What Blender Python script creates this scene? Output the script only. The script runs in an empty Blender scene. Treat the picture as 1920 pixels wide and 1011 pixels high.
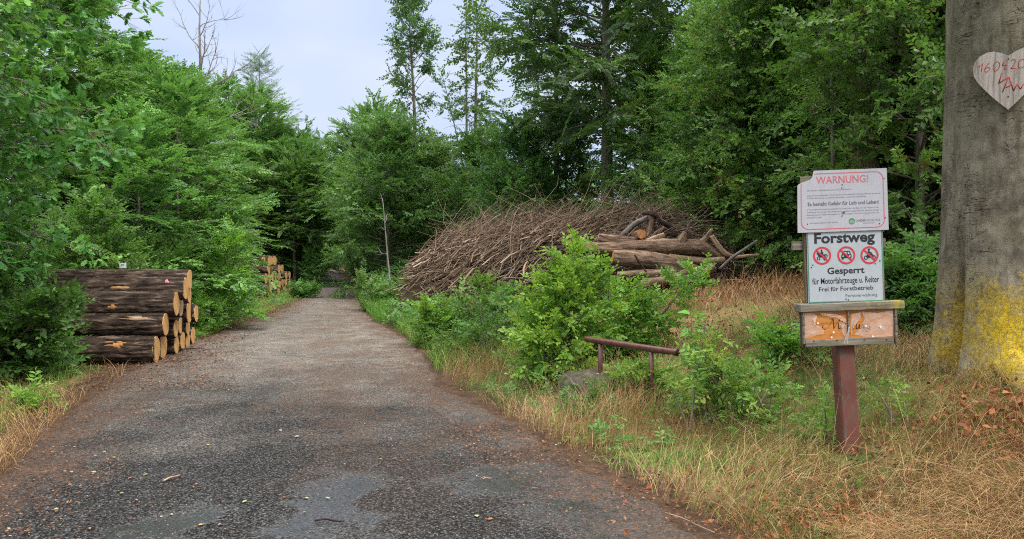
import bpy, math, random
import numpy as np
from mathutils import Vector, Matrix
R = math.radians
PI = math.pi
sc = bpy.context.scene
COL = sc.collection
rng = np.random.default_rng(7)
random.seed(7)

# ------------------------------------------------------------------ camera, sky, sun, exposure
FPX = 1478.0                                   # focal length in photo pixels (photo 1920 x 1011)
CAM = np.array([0.0, 0.0, 1.6])
PITCH = math.atan(17.5 / FPX)                  # looking very slightly down
cam = bpy.data.cameras.new('camera')
cam.sensor_width = 36.0
cam.lens = 36.0 * FPX / 1920.0
cam.clip_start = 0.05
cam.clip_end = 3000
cam_o = bpy.data.objects.new('camera', cam)
COL.objects.link(cam_o)
cam_o.location = CAM
cam_o.rotation_euler = (PI / 2 - PITCH, 0, 0)
sc.camera = cam_o

SUN_DIR = Vector((0.42, -0.50, 0.80)).normalized()
w = bpy.data.worlds.new('World'); sc.world = w
w.use_nodes = True
nt = w.node_tree; nt.nodes.clear()
def wn(t, **k):
    n = nt.nodes.new(t)
    for a, b in k.items(): setattr(n, a, b)
    return n
L = nt.links.new
sky = wn('ShaderNodeTexSky', sky_type='NISHITA', sun_disc=False, air_density=1.2, dust_density=3.0, ozone_density=2.0)
sky.sun_elevation = math.asin(SUN_DIR.z)
sky.sun_rotation = math.atan2(SUN_DIR.x, SUN_DIR.y)
tc = wn('ShaderNodeTexCoord')
sep = wn('ShaderNodeSeparateXYZ'); L(tc.outputs['Generated'], sep.inputs[0])
mr = wn('ShaderNodeMapRange'); mr.inputs[1].default_value = 0.46; mr.inputs[2].default_value = 0.95
L(sep.outputs[2], mr.inputs[0])
mp = wn('ShaderNodeMapping'); mp.inputs['Scale'].default_value = (1.6, 1.6, 4.0); L(tc.outputs['Generated'], mp.inputs[0])
nz = wn('ShaderNodeTexNoise'); nz.inputs['Scale'].default_value = 1.7; nz.inputs['Detail'].default_value = 4; nz.inputs['Roughness'].default_value = 0.5
L(mp.outputs[0], nz.inputs['Vector'])
cr = wn('ShaderNodeValToRGB')
cr.color_ramp.elements[0].position = 0.36; cr.color_ramp.elements[0].color = (0.57, 0.71, 1.05, 1)
cr.color_ramp.elements[1].position = 0.66; cr.color_ramp.elements[1].color = (0.80, 0.86, 0.98, 1)
L(nz.outputs[0], cr.inputs[0])
vm = wn('ShaderNodeVectorMath', operation='SCALE'); L(cr.outputs[0], vm.inputs[0]); vm.inputs['Scale'].default_value = 7.1
vz = wn('ShaderNodeVectorMath', operation='SCALE'); vz.inputs[0].default_value = (1.0, 0.975, 0.93); vz.inputs['Scale'].default_value = 37.0   # overcast: the zenith is brighter and whiter than the horizon
mz = wn('ShaderNodeMix', data_type='RGBA'); L(mr.outputs[0], mz.inputs[0]); L(vm.outputs[0], mz.inputs[6]); L(vz.outputs[0], mz.inputs[7])
mx = wn('ShaderNodeMix', data_type='RGBA'); mx.inputs[0].default_value = 0.93; mx.clamp_factor = True
L(sky.outputs[0], mx.inputs[6]); L(mz.outputs[2], mx.inputs[7])
bg = wn('ShaderNodeBackground'); bg.inputs['Strength'].default_value = 0.1
L(mx.outputs[2], bg.inputs[0])
wo = wn('ShaderNodeOutputWorld'); L(bg.outputs[0], wo.inputs[0])

sun = bpy.data.lights.new('sun', 'SUN'); sun.energy = 2.0; sun.angle = R(14); sun.color = (1.0, 0.95, 0.86)
sun_o = bpy.data.objects.new('sun', sun); COL.objects.link(sun_o)
sun_o.rotation_euler = SUN_DIR.to_track_quat('Z', 'Y').to_euler()
sun_o.location = (20, -20, 40)

sc.view_settings.view_transform = 'Standard'
sc.view_settings.look = 'None'
sc.view_settings.exposure = 0.55
sc.view_settings.gamma = 1.0
sc.view_settings.use_curve_mapping = False
sc.render.engine = 'CYCLES'
sc.cycles.max_bounces = 6; sc.cycles.diffuse_bounces = 4; sc.cycles.glossy_bounces = 2
sc.cycles.transmission_bounces = 4; sc.cycles.transparent_max_bounces = 8
sc.cycles.use_denoising = False
sc.cycles.filter_width = 1.1
sc.cycles.caustics_reflective = False; sc.cycles.caustics_refractive = False

# ------------------------------------------------------------------ helpers
def at(px, py, d):
    """world point on the photo ray through (px, py) at distance Y = d"""
    x = (px - 960) / FPX; y = -(py - 505.5) / FPX
    c, s = math.cos(PITCH), math.sin(PITCH)
    dy = c + y * s; dz = -s + y * c
    return np.array([x * d / dy, d, CAM[2] + dz * d / dy])

def tag(o, label=None, cat=None, group=None, kind=None):
    if label: o['label'] = label
    if cat: o['category'] = cat
    if group: o['group'] = group
    if kind: o['kind'] = kind
    return o

def empty(name, loc=(0, 0, 0), label=None, cat=None, group=None, rot=(0, 0, 0)):
    o = bpy.data.objects.new(name, None); COL.objects.link(o)
    o.location = [float(v) for v in loc]; o.rotation_euler = rot; o.empty_display_size = 0.2
    return tag(o, label, cat, group)

def copy_thing(root, loc, rotz, scale, label, group):
    r = root.copy(); COL.objects.link(r)
    r.location = [float(v) for v in loc]; r.rotation_euler = (0, 0, rotz)
    r.scale = scale if hasattr(scale, '__len__') else (scale,) * 3
    r['label'] = label
    if group: r['group'] = group
    for ch in list(root.children):
        c = ch.copy(); COL.objects.link(c); c.parent = r
        for g in ch.children:
            d = g.copy(); COL.objects.link(d); d.parent = c
    return r

class MB:
    """collects vertices, faces, a per-vertex tint and a wood coordinate, then links them as one mesh object"""
    def __init__(s): s.v = []; s.f = []; s.t = []; s.u = []; s.n = 0
    def add(s, V, faces, tint=0.5, uvw=None, mat=0):
        V = np.asarray(V, float).reshape(-1, 3); m = len(V)
        if not isinstance(faces, list): faces = [faces]
        for F in faces:
            F = np.asarray(F, np.int64)
            if F.size: s.f.append((F + s.n, mat))
        s.v.append(V); s.t.append(np.broadcast_to(np.asarray(tint, float), (m,)))
        s.u.append(np.zeros((m, 3)) if uvw is None else np.asarray(uvw, float))
        s.n += m
    def mesh(s, name, mats, smooth=True, origin=(0, 0, 0)):
        V = np.concatenate(s.v) - np.asarray(origin, float)
        me = bpy.data.meshes.new(name)
        me.vertices.add(len(V)); me.vertices.foreach_set('co', V.astype(np.float32).ravel())
        loops = np.concatenate([F.ravel() for F, _ in s.f])
        tot = np.concatenate([np.full(len(F), F.shape[1]) for F, _ in s.f])
        mi = np.concatenate([np.full(len(F), m) for F, m in s.f])
        st = np.concatenate([[0], np.cumsum(tot)[:-1]])
        me.loops.add(len(loops)); me.loops.foreach_set('vertex_index', loops.astype(np.int32))
        me.polygons.add(len(tot)); me.polygons.foreach_set('loop_start', st.astype(np.int32))
        try: me.polygons.foreach_set('loop_total', tot.astype(np.int32))
        except Exception: pass
        me.polygons.foreach_set('material_index', mi.astype(np.int32))
        me.polygons.foreach_set('use_smooth', np.full(len(tot), smooth, dtype=bool))
        a = me.attributes.new('tint', 'FLOAT', 'POINT'); a.data.foreach_set('value', np.concatenate(s.t).astype(np.float32))
        a = me.attributes.new('wood', 'FLOAT_VECTOR', 'POINT'); a.data.foreach_set('vector', np.concatenate(s.u).astype(np.float32).ravel())
        me.update(calc_edges=True); me.validate()
        for m in (mats if isinstance(mats, (list, tuple)) else [mats]): me.materials.append(m)
        return me
    def build(s, name, mats, parent=None, smooth=True, origin=(0, 0, 0)):
        o = bpy.data.objects.new(name, s.mesh(name, mats, smooth, origin)); COL.objects.link(o)
        if parent is not None: o.parent = parent
        else: o.location = [float(v) for v in origin]
        return o
    # plain shapes
    def box(s, c, size, tint=0.5, mat=0, M=None, bev=0.0):
        x, y, z = [v / 2 for v in size]
        if bev <= 0:
            V = np.array([(a * x, b * y, d * z) for a in (-1, 1) for b in (-1, 1) for d in (-1, 1)], float)
            F = np.array([(0, 1, 3, 2), (4, 6, 7, 5), (0, 4, 5, 1), (2, 3, 7, 6), (0, 2, 6, 4), (1, 5, 7, 3)])
            Fs = [F]
        else:
            V = []
            for a in (-1, 1):
                for b in (-1, 1):
                    for d in (-1, 1):
                        V += [(a * (x - bev), b * (y - bev), d * z), (a * (x - bev), b * y, d * (z - bev)), (a * x, b * (y - bev), d * (z - bev))]
            V = np.array(V)
            import mathutils
            from mathutils import geometry
            F4 = []; F3 = []
            idx = lambda a, b, d, k: ((a * 2 + b) * 2 + d) * 3 + k
            for d in (0, 1): F4.append([idx(0, 0, d, 0), idx(1, 0, d, 0), idx(1, 1, d, 0), idx(0, 1, d, 0)])
            for b in (0, 1): F4.append([idx(0, b, 0, 1), idx(1, b, 0, 1), idx(1, b, 1, 1), idx(0, b, 1, 1)])
            for a in (0, 1): F4.append([idx(a, 0, 0, 2), idx(a, 1, 0, 2), idx(a, 1, 1, 2), idx(a, 0, 1, 2)])
            for a in (0, 1):
                for b in (0, 1): F4.append([idx(a, b, 0, 1), idx(a, b, 0, 2), idx(a, b, 1, 2), idx(a, b, 1, 1)])
                for d in (0, 1): F4.append([idx(a, 0, d, 0), idx(a, 0, d, 2), idx(a, 1, d, 2), idx(a, 1, d, 0)])
            for b in (0, 1):
                for d in (0, 1): F4.append([idx(0, b, d, 0), idx(0, b, d, 1), idx(1, b, d, 1), idx(1, b, d, 0)])
            for a in (0, 1):
                for b in (0, 1):
                    for d in (0, 1): F3.append([idx(a, b, d, 0), idx(a, b, d, 1), idx(a, b, d, 2)])
            def orient(F):
                out = []
                for f in F:
                    p = V[f]; n = np.cross(p[1] - p[0], p[2] - p[0])
                    out.append(f if np.dot(n, p.mean(0)) > 0 else f[::-1])
                return np.array(out)
            Fs = [orient(F4), orient(F3)]
        u = V.copy()
        if M is not None: V = V @ np.asarray(M).T
        s.add(V + np.asarray(c, float), Fs, tint, u, mat)
    def tube(s, P, rad, sides=6, tint=0.5, mat=0, cap=True, wob=0.0, ridges=0.0, seed=0):
        P = np.asarray(P, float); n = len(P)
        rad = np.broadcast_to(np.asarray(rad, float), (n,))
        T = np.gradient(P, axis=0); T /= np.linalg.norm(T, axis=1, keepdims=True) + 1e-9
        up = np.array([0, 0, 1.0]) if abs(T[0, 2]) < 0.9 else np.array([1.0, 0, 0])
        A = np.zeros_like(P)
        a = np.cross(T[0], up); a /= np.linalg.norm(a)
        for i in range(n):
            a = a - T[i] * np.dot(a, T[i]); a /= np.linalg.norm(a) + 1e-9; A[i] = a
        B = np.cross(T, A)
        th = np.arange(sides) * 2 * PI / sides
        rr = np.repeat(rad[:, None], sides, 1)
        S = np.concatenate([[0], np.cumsum(np.linalg.norm(np.diff(P, axis=0), axis=1))])
        if wob or ridges:
            g = np.random.default_rng(seed)
            k = np.zeros((n, sides))
            for q in range(1, 5):
                k += g.normal() * np.cos(q * th[None, :] + g.uniform(0, 6) + 0.5 * g.normal() * S[:, None]) / q
                k += 0.6 * g.normal() * np.sin(g.uniform(1, 6) * S[:, None] + g.uniform(0, 6) + q * th[None, :])
            rr = rr * (1 + wob * k * 0.4)
            if ridges:
                kk = np.zeros((n, sides))
                for q in (9, 13, 17, 22):
                    kk += np.abs(np.sin(q * 0.5 * th[None, :] + g.uniform(0, 6) + 0.8 * np.sin(g.uniform(2, 5) * S[:, None] + g.uniform(0, 6)))) - 0.5
                kk += g.normal(size=(n, sides)) * 0.5
                rr = rr * (1 + ridges * kk * 0.3)
        V = P[:, None, :] + rr[:, :, None] * (np.cos(th)[None, :, None] * A[:, None, :] + np.sin(th)[None, :, None] * B[:, None, :])
        U = np.zeros((n, sides, 3)); U[:, :, 0] = S[:, None]; U[:, :, 1] = rr * np.cos(th); U[:, :, 2] = rr * np.sin(th)
        i = np.arange(n - 1)[:, None] * sides; j = np.arange(sides)[None, :]; j2 = (j + 1) % sides
        F = np.stack([i + j, i + j2, i + sides + j2, i + sides + j], -1).reshape(-1, 4)
        Fs = [F]
        if cap: Fs += [np.arange(sides)[None, ::-1], (np.arange(sides) + (n - 1) * sides)[None, :]]
        tt = np.repeat(np.broadcast_to(np.asarray(tint, float), (n,)), sides)
        s.add(V.reshape(-1, 3), Fs, tt, U.reshape(-1, 3), mat)
        return V
    def poly(s, pts2, thick, M, o, tint=0.5, mat=0):
        """flat outline (u, w) pushed out by thick; M columns u, w, normal"""
        p = np.asarray(pts2, float); n = len(p)
        M = np.asarray(M, float)
        top = p[:, :1] * M[0] + p[:, 1:2] * M[1] + M[2] * thick + o
        bot = p[:, :1] * M[0] + p[:, 1:2] * M[1] + o
        i = np.arange(n); j = (i + 1) % n
        side = np.stack([i + n, j + n, j, i], -1)
        u = np.zeros((2 * n, 3)); u[:n, :2] = p; u[n:, :2] = p
        s.add(np.concatenate([top, bot]), [np.arange(n)[None, :], (np.arange(n) + n)[None, ::-1], side], tint, u, mat)

def catmull(P, m=6):
    P = np.asarray(P, float)
    Q = np.concatenate([[2 * P[0] - P[1]], P, [2 * P[-1] - P[-2]]]); out = []
    for i in range(len(P) - 1):
        p0, p1, p2, p3 = Q[i:i + 4]
        for t in np.arange(m) / m:
            out.append(0.5 * (2 * p1 + (p2 - p0) * t + (2 * p0 - 5 * p1 + 4 * p2 - p3) * t * t + (3 * p1 - p0 - 3 * p2 + p3) * t ** 3))
    out.append(P[-1]); return np.array(out)

def vnoise(x, y, seed=0):
    """cheap smooth 2-D noise, about -1..1"""
    g = np.random.default_rng(seed); v = 0
    for k in range(7):
        f = 0.6 * 1.55 ** (k * 0.5); a = g.uniform(0, 2 * PI); ph = g.uniform(0, 2 * PI)
        v = v + np.sin(f * (x * np.cos(a) + y * np.sin(a)) + ph + 1.3 * np.sin(0.7 * f * (x * np.cos(a + 1.7) + y * np.sin(a + 1.7)) + ph * 2))
    return v / 4.0

# ------------------------------------------------------------------ materials
class NT:
    def __init__(s, name):
        s.m = bpy.data.materials.new(name); s.m.use_nodes = True
        s.t = s.m.node_tree; s.b = s.t.nodes['Principled BSDF']; s.out = s.t.nodes['Material Output']
    def n(s, typ, ins=None, **props):
        x = s.t.nodes.new('ShaderNode' + typ)
        for k, v in props.items(): setattr(x, k, v)
        for k, v in (ins or {}).items():
            if hasattr(v, 'is_output'): s.t.links.new(v, x.inputs[k])
            else: x.inputs[k].default_value = v
        return x
    def l(s, a, b): s.t.links.new(a, b)
    def attr(s, name, out='Fac'): return s.n('Attribute', attribute_name=name).outputs[out]
    def ramp(s, fac, stops, interp='LINEAR'):
        r = s.n('ValToRGB'); s.l(fac, r.inputs[0]); e = r.color_ramp; e.interpolation = interp
        while len(e.elements) < len(stops): e.elements.new(0.5)
        for q, (p, c) in zip(e.elements, stops):
            q.position = p; q.color = (*c, 1) if len(c) == 3 else c
        return r.outputs[0]
    def noise(s, vec, scale, detail=4, rough=0.6, dist=0.0):
        return s.n('TexNoise', {'Vector': vec, 'Scale': scale, 'Detail': detail, 'Roughness': rough, 'Distortion': dist}).outputs[0]
    def mapping(s, vec, scale=(1, 1, 1), loc=(0, 0, 0)):
        return s.n('Mapping', {'Vector': vec, 'Scale': scale, 'Location': loc}).outputs[0]
    def mix(s, fac, a, b, blend='MIX'):
        x = s.n('Mix', data_type='RGBA', blend_type=blend)
        for i, v in ((0, fac), (6, a), (7, b)):
            if hasattr(v, 'is_output'): s.l(v, x.inputs[i])
            elif i == 0: x.inputs[0].default_value = v
            else: x.inputs[i].default_value = (*v, 1) if len(v) == 3 else v
        return x.outputs[2]
    def math(s, op, a, b=0.0, clamp=False):
        x = s.n('Math', operation=op, use_clamp=clamp)
        for i, v in ((0, a), (1, b)):
            if hasattr(v, 'is_output'): s.l(v, x.inputs[i])
            else: x.inputs[i].default_value = v
        return x.outputs[0]
    def step(s, v, a, b):
        x = s.n('MapRange', {'Value': v, 'From Min': a, 'From Max': b, 'To Min': 0.0, 'To Max': 1.0}); return x.outputs[0]
    def bump(s, h, strength=0.5, dist=0.01, normal=None):
        x = s.n('Bump', {'Height': h, 'Strength': strength, 'Distance': dist})
        if normal is not None: s.l(normal, x.inputs['Normal'])
        s.l(x.outputs[0], s.b.inputs['Normal']); return x.outputs[0]
    def color(s, c):
        if hasattr(c, 'is_output'): s.l(c, s.b.inputs['Base Color'])
        else: s.b.inputs['Base Color'].default_value = (*c, 1)
    def rough(s, r, spec=0.3):
        if hasattr(r, 'is_output'): s.l(r, s.b.inputs['Roughness'])
        else: s.b.inputs['Roughness'].default_value = r
        s.b.inputs['Specular IOR Level'].default_value = spec

def leaf_mat(name, stops, trans=(0.16, 0.34, 0.03), tf=0.42, rough=0.42, spec=0.35):
    k = NT(name)
    t = k.attr('tint')
    oi = k.n('ObjectInfo').outputs['Random']
    c = k.ramp(t, stops)
    v = k.math('ADD', k.math('MULTIPLY', oi, 0.34), 0.83)
    h = k.math('ADD', k.math('MULTIPLY', oi, 0.03), 0.487)
    c2 = k.n('HueSaturation', {'Color': c, 'Value': v, 'Hue': h, 'Saturation': .92}).outputs[0]
    k.color(c2); k.rough(rough, spec)
    tr = k.n('BsdfTranslucent', {'Color': k.mix(0.55, c2, trans)})
    ms = k.n('MixShader', {0: tf}); k.l(k.b.outputs[0], ms.inputs[1]); k.l(tr.outputs[0], ms.inputs[2])
    k.l(ms.outputs[0], k.out.inputs[0]); return k.m

M = {}
M['oak_leaf'] = leaf_mat('oak_leaf', [(0.0, (.034, .11, .02)), (0.5, (.070, .21, .030)), (0.85, (.13, .33, .040)), (1.0, (.22, .42, .055))])
M['hornbeam_leaf'] = leaf_mat('hornbeam_leaf', [(0.0, (.050, .13, .028)), (0.5, (.110, .255, .046)), (0.9, (.18, .36, .06)), (1.0, (.24, .40, .07))])
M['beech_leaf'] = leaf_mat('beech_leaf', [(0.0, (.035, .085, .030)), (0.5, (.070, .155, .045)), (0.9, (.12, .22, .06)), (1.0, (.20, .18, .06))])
M['right_leaf'] = leaf_mat('undergrowth_tree_leaf', [(0.0, (.050, .13, .024)), (0.5, (.110, .26, .035)), (0.9, (.19, .38, .045)), (0.985, (.22, .40, .06)), (1.0, (.30, .14, .05))])
M['fresh_leaf'] = leaf_mat('fresh_shrub_leaf', [(0.0, (.06, .18, .022)), (0.5, (.125, .33, .03)), (0.85, (.23, .48, .035)), (1.0, (.36, .58, .06))], trans=(.36, .60, .03))
M['yellow_leaf'] = leaf_mat('yellowing_shrub_leaf', [(0.0, (.08, .20, .03)), (0.5, (.16, .32, .04)), (0.85, (.32, .46, .06)), (1.0, (.52, .48, .07))], trans=(.35, .5, .04))
M['conifer_leaf'] = leaf_mat('pale_conifer_leaf', [(0.0, (.05, .10, .05)), (0.6, (.08, .15, .07)), (1.0, (.12, .19, .09))])
M['herb_leaf'] = leaf_mat('ground_herb_leaf', [(0.0, (.05, .14, .025)), (0.6, (.11, .26, .04)), (1.0, (.20, .36, .05))])

def grass_mat(name, stops, tf=0.25):
    k = NT(name); c = k.ramp(k.attr('tint'), stops); k.color(c); k.rough(0.6, 0.25)
    tr = k.n('BsdfTranslucent', {'Color': c}); ms = k.n('MixShader', {0: tf})
    k.l(k.b.outputs[0], ms.inputs[1]); k.l(tr.outputs[0], ms.inputs[2]); k.l(ms.outputs[0], k.out.inputs[0]); return k.m
M['dry_grass'] = grass_mat('dry_grass', [(0.0, (.085, .040, .018)), (0.35, (.25, .135, .058)), (0.7, (.45, .285, .130)), (1.0, (.62, .46, .26))])
M['green_grass'] = grass_mat('green_grass', [(0.0, (.05, .12, .02)), (0.5, (.11, .27, .035)), (0.8, (.20, .34, .055)), (1.0, (.38, .36, .12))], 0.32)
M['litter'] = grass_mat('leaf_litter', [(0.0, (.045, .025, .018)), (0.5, (.13, .055, .03)), (0.8, (.25, .12, .055)), (0.95, (.34, .20, .10)), (1.0, (.42, .34, .2))], 0.05)
M['rust_leaf'] = grass_mat('rust_coloured_dead_leaf', [(0.0, (.13, .045, .02)), (0.5, (.28, .095, .035)), (1.0, (.42, .18, .07))], 0.2)

def bark_mat(name, c0, c1, c2, sx=2.0, sr=26.0, bump=0.6, dist=0.012):
    k = NT(name); u = k.attr('wood', 'Vector')
    n1 = k.noise(k.mapping(u, (sx, sr, sr)), 1.0, 5, 0.65, 0.6)
    n2 = k.noise(k.mapping(u, (1.0, 5, 5)), 1.0, 3)
    f = k.math('ADD', k.math('MULTIPLY', n1, 0.75), k.math('MULTIPLY', n2, 0.35))
    k.color(k.ramp(f, [(0.38, c0), (0.55, c1), (0.75, c2)])); k.rough(0.88, 0.15)
    k.bump(n1, bump, dist); return k.m
M['oak_bark'] = bark_mat('rough_log_bark', (.010, .006, .005), (.052, .036, .028), (.26, .185, .138), 4.2, 17, .8, .035)
M['tree_bark'] = bark_mat('forest_tree_bark', (.06, .05, .042), (.155, .13, .108), (.27, .235, .20), 3, 18)
M['pale_bark'] = bark_mat('pale_thin_bark', (.10, .09, .08), (.22, .20, .18), (.38, .35, .31), 3, 18)
M['dead_bark'] = bark_mat('dead_grey_bark', (.07, .06, .055), (.17, .15, .135), (.30, .27, .24), 3, 18)
M['trunk_bark'] = bark_mat('felled_trunk_bark', (.045, .027, .019), (.185, .122, .084), (.40, .285, .20), 3.5, 15, 1.0, .045)
M['pale_wood'] = bark_mat('split_pale_wood', (.16, .10, .065), (.34, .235, .155), (.52, .38, .26), 2, 30, .4, .006)

k = NT('cut_wood'); u = k.attr('wood', 'Vector')
rl = k.n('VectorMath', {0: u}, operation='LENGTH').outputs['Value']
n1 = k.noise(u, 9, 3); rings = k.math('SINE', k.math('ADD', k.math('MULTIPLY', rl, 330.0), k.math('MULTIPLY', n1, 9.0)))
c = k.ramp(k.noise(u, 5, 4), [(.3, (.46, .245, .085)), (.55, (.68, .40, .165)), (.8, (.76, .50, .24))])
c = k.mix(k.step(rings, -1.5, 3.5), c, (.34, .18, .075))
c = k.mix(k.step(k.attr('tint'), .5, 1.0), c, (.30, .27, .24))
k.color(c); k.rough(.8, .2); k.bump(k.noise(u, 60, 3), .3, .004); M['cut_wood'] = k.m

k = NT('orange_cut_wood'); u = k.attr('wood', 'Vector')
k.color(k.ramp(k.noise(u, 14, 4), [(.3, (.33, .12, .04)), (.6, (.52, .25, .09)), (.8, (.60, .36, .17))])); k.rough(.8, .2); M['orange_wood'] = k.m

k = NT('brushwood_twigs'); k.color(k.ramp(k.attr('tint'), [(0, (.026, .016, .011)), (.35, (.098, .066, .046)), (.7, (.21, .150, .108)), (1, (.37, .285, .21))])); k.rough(.9, .1); M['twig'] = k.m
k = NT('green_twigs'); k.color(k.ramp(k.attr('tint'), [(0, (.03, .025, .015)), (.5, (.10, .09, .05)), (1, (.24, .21, .12))])); k.rough(.9, .1); M['green_twig'] = k.m

# ground, road
k = NT('forest_ground'); g = k.n('TexCoord').outputs['Object']; t = k.attr('tint')
a = k.noise(g, 6, 6, .7); b = k.noise(g, .7, 4); f = k.noise(g, 45, 3, .7)
soil = k.ramp(k.math('ADD', k.math('MULTIPLY', a, .6), k.math('MULTIPLY', f, .4)), [(.35, (.030, .019, .013)), (.55, (.085, .052, .033)), (.72, (.17, .11, .068))])
dry = k.ramp(k.math('ADD', k.math('MULTIPLY', a, .5), k.math('MULTIPLY', f, .5)), [(.3, (.06, .045, .02)), (.5, (.18, .13, .06)), (.72, (.33, .24, .12))])
grn = k.ramp(a, [(.3, (.02, .045, .01)), (.55, (.05, .095, .022)), (.8, (.10, .12, .04))])
veg = k.mix(k.step(b, .42, .6), dry, grn)
k.color(k.mix(k.step(k.math('ADD', t, k.math('MULTIPLY', k.math('SUBTRACT', a, .5), .9)), .3, .75), soil, veg)); k.rough(.95, .1)
k.bump(k.math('ADD', a, k.math('MULTIPLY', f, .5)), .8, .03); M['ground'] = k.m

k = NT('gravelly_asphalt'); g = k.n('TexCoord').outputs['Object']; e = k.attr('tint')
sp = k.n('SeparateXYZ', {0: g}); Y = sp.outputs[1]
big = k.noise(g, .55, 5, .6); mid = k.noise(g, 2.3, 5, .65, .4); fine = k.noise(g, 75, 3, .75); fine2 = k.noise(g, 190, 2, .8)
vor = k.n('TexVoronoi', {'Vector': g, 'Scale': 95.0}); stone = vor.outputs['Color']
stv = k.n('SeparateColor', {0: stone}).outputs[0]
asph = k.ramp(k.math('ADD', k.math('MULTIPLY', fine, .5), k.math('MULTIPLY', stv, .5)), [(.30, (.005, .005, .005)), (.5, (.023, .023, .024)), (.66, (.056, .055, .056)), (.82, (.185, .180, .175))])
dust = k.ramp(k.math('ADD', k.math('MULTIPLY', fine, .55), k.math('MULTIPLY', stv, .45)), [(.28, (.060, .050, .042)), (.5, (.180, .157, .138)), (.70, (.31, .28, .252)), (.9, (.48, .445, .41))])
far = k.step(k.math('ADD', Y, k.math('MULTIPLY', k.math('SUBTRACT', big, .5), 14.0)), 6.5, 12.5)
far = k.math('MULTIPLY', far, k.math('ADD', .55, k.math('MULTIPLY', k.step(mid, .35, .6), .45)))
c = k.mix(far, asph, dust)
red = k.ramp(k.noise(g, 38, 4, .7), [(.3, (.035, .022, .016)), (.55, (.115, .070, .048)), (.75, (.24, .155, .105))])
# leaf litter lies along the edges and in streaks along the middle of the track
ed = k.math('SUBTRACT', 1.0, k.step(k.math('ADD', e, k.math('MULTIPLY', k.math('SUBTRACT', mid, .5), 1.3)), .10, .55))
lat = k.n('SeparateXYZ', {0: k.attr('wood', 'Vector')}).outputs[0]
band = k.math('SUBTRACT', 1.0, k.step(k.math('ABSOLUTE', k.math('SUBTRACT', k.math('ADD', lat, k.math('MULTIPLY', k.math('SUBTRACT', mid, .5), .35)), .68)), .05, .26))
m2 = k.math('ADD', k.noise(k.mapping(g, (1.0, .45, 1)), 1.25, 6, .72, .5), k.math('SUBTRACT', k.math('MULTIPLY', band, .13), .05))
patch = k.math('MULTIPLY', k.step(m2, .47, .60), k.step(Y, 4.0, 8.5))
c = k.mix(k.math('MULTIPLY', k.step(k.noise(k.mapping(g, (1.3, .6, 1), (7, 2, 0)), .9, 5, .65, .4), .48, .68), .42), c, k.mix(.5, c, (.020, .018, .017)))
lit = k.math('MULTIPLY', k.math('MAXIMUM', k.math('MULTIPLY', ed, .80), k.math('MULTIPLY', patch, .50)), k.step(k.noise(g, 16, 4, .7), .28, .52))
c = k.mix(lit, c, red)
# scattered pale and ochre flecks
v2 = k.n('TexVoronoi', {'Vector': g, 'Scale': 17.0, 'Randomness': 1.0})
fl = k.math('SUBTRACT', 1.0, k.step(v2.outputs['Distance'], .09, .13))
pick = k.n('SeparateColor', {0: v2.outputs['Color']})
fl = k.math('MULTIPLY', fl, k.math('GREATER_THAN', pick.outputs[0], .80))
c = k.mix(fl, c, k.ramp(pick.outputs[1], [(.0, (.30, .17, .06)), (.5, (.20, .09, .04)), (1, (.42, .38, .30))]))
cw = c
# rain-wet patches on the near asphalt
wet = None
wob = k.n('TexNoise', {'Vector': g, 'Scale': 1.9, 'Detail': 5, 'Roughness': .65}).outputs['Color']
gw = k.n('VectorMath', {0: g, 1: k.n('VectorMath', {0: k.n('VectorMath', {0: wob, 1: (.5, .5, .5)}, operation='SUBTRACT').outputs[0], 'Scale': 1.6}, operation='SCALE').outputs[0]}, operation='ADD').outputs[0]
for cx, cy, rx, ry in ((-1.15, 5.0, .36, 1.3), (.10, 5.7, .75, .6), (.70, 4.9, .70, .9), (-.35, 8.1, .35, .6), (.1, 6.9, .25, .4), (-.2, 3.9, 1.6, .45), (-2.1, 4.6, .25, .5)):
    dv = k.n('VectorMath', {0: k.n('Mapping', {'Vector': gw, 'Location': (-cx / rx, -cy / ry, 0), 'Scale': (1 / rx, 1 / ry, 0)}).outputs[0]}, operation='LENGTH').outputs['Value']
    q = k.math('SUBTRACT', 1.0, k.step(dv, .45, 1.0)); wet = q if wet is None else k.math('MAXIMUM', wet, q)
wet = k.math('MULTIPLY', wet, k.math('ADD', .42, k.math('MULTIPLY', k.step(k.math('ADD', k.math('MULTIPLY', stv, .5), k.math('MULTIPLY', fine, .5)), .32, .50), .58)))
wet = k.math('MULTIPLY', wet, k.math('SUBTRACT', 1.0, k.math('MULTIPLY', lit, .8)))
k.color(k.mix(k.math('MULTIPLY', wet, .60), cw, (.008, .008, .009)))
rg = k.n('MapRange', {'Value': wet, 'From Min': 0.0, 'From Max': 1.0, 'To Min': .95, 'To Max': .17}); k.rough(rg.outputs[0], .5); k.l(k.math('ADD', .10, k.math('MULTIPLY', wet, .90)), k.b.inputs['Specular IOR Level'])
h = k.math('ADD', k.math('MULTIPLY', stv, .6), k.math('ADD', k.math('MULTIPLY', fine, .8), k.math('MULTIPLY', fine2, .3)))
bs = k.n('MapRange', {'Value': wet, 'From Min': 0.0, 'From Max': 1.0, 'To Min': .9, 'To Max': .14}); bp = k.n('Bump', {'Height': h, 'Strength': bs.outputs[0], 'Distance': .010}); k.l(bp.outputs[0], k.b.inputs['Normal']); M['road'] = k.m

k = NT('concrete_headwall'); g = k.n('TexCoord').outputs['Object']; a = k.noise(g, 6, 6, .7)
k.color(k.ramp(a, [(.3, (.035, .033, .022)), (.5, (.085, .078, .055)), (.7, (.16, .145, .115))])); k.rough(.95, .1); k.bump(k.noise(g, 30, 5, .7), .8, .02); M['concrete'] = k.m

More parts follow.
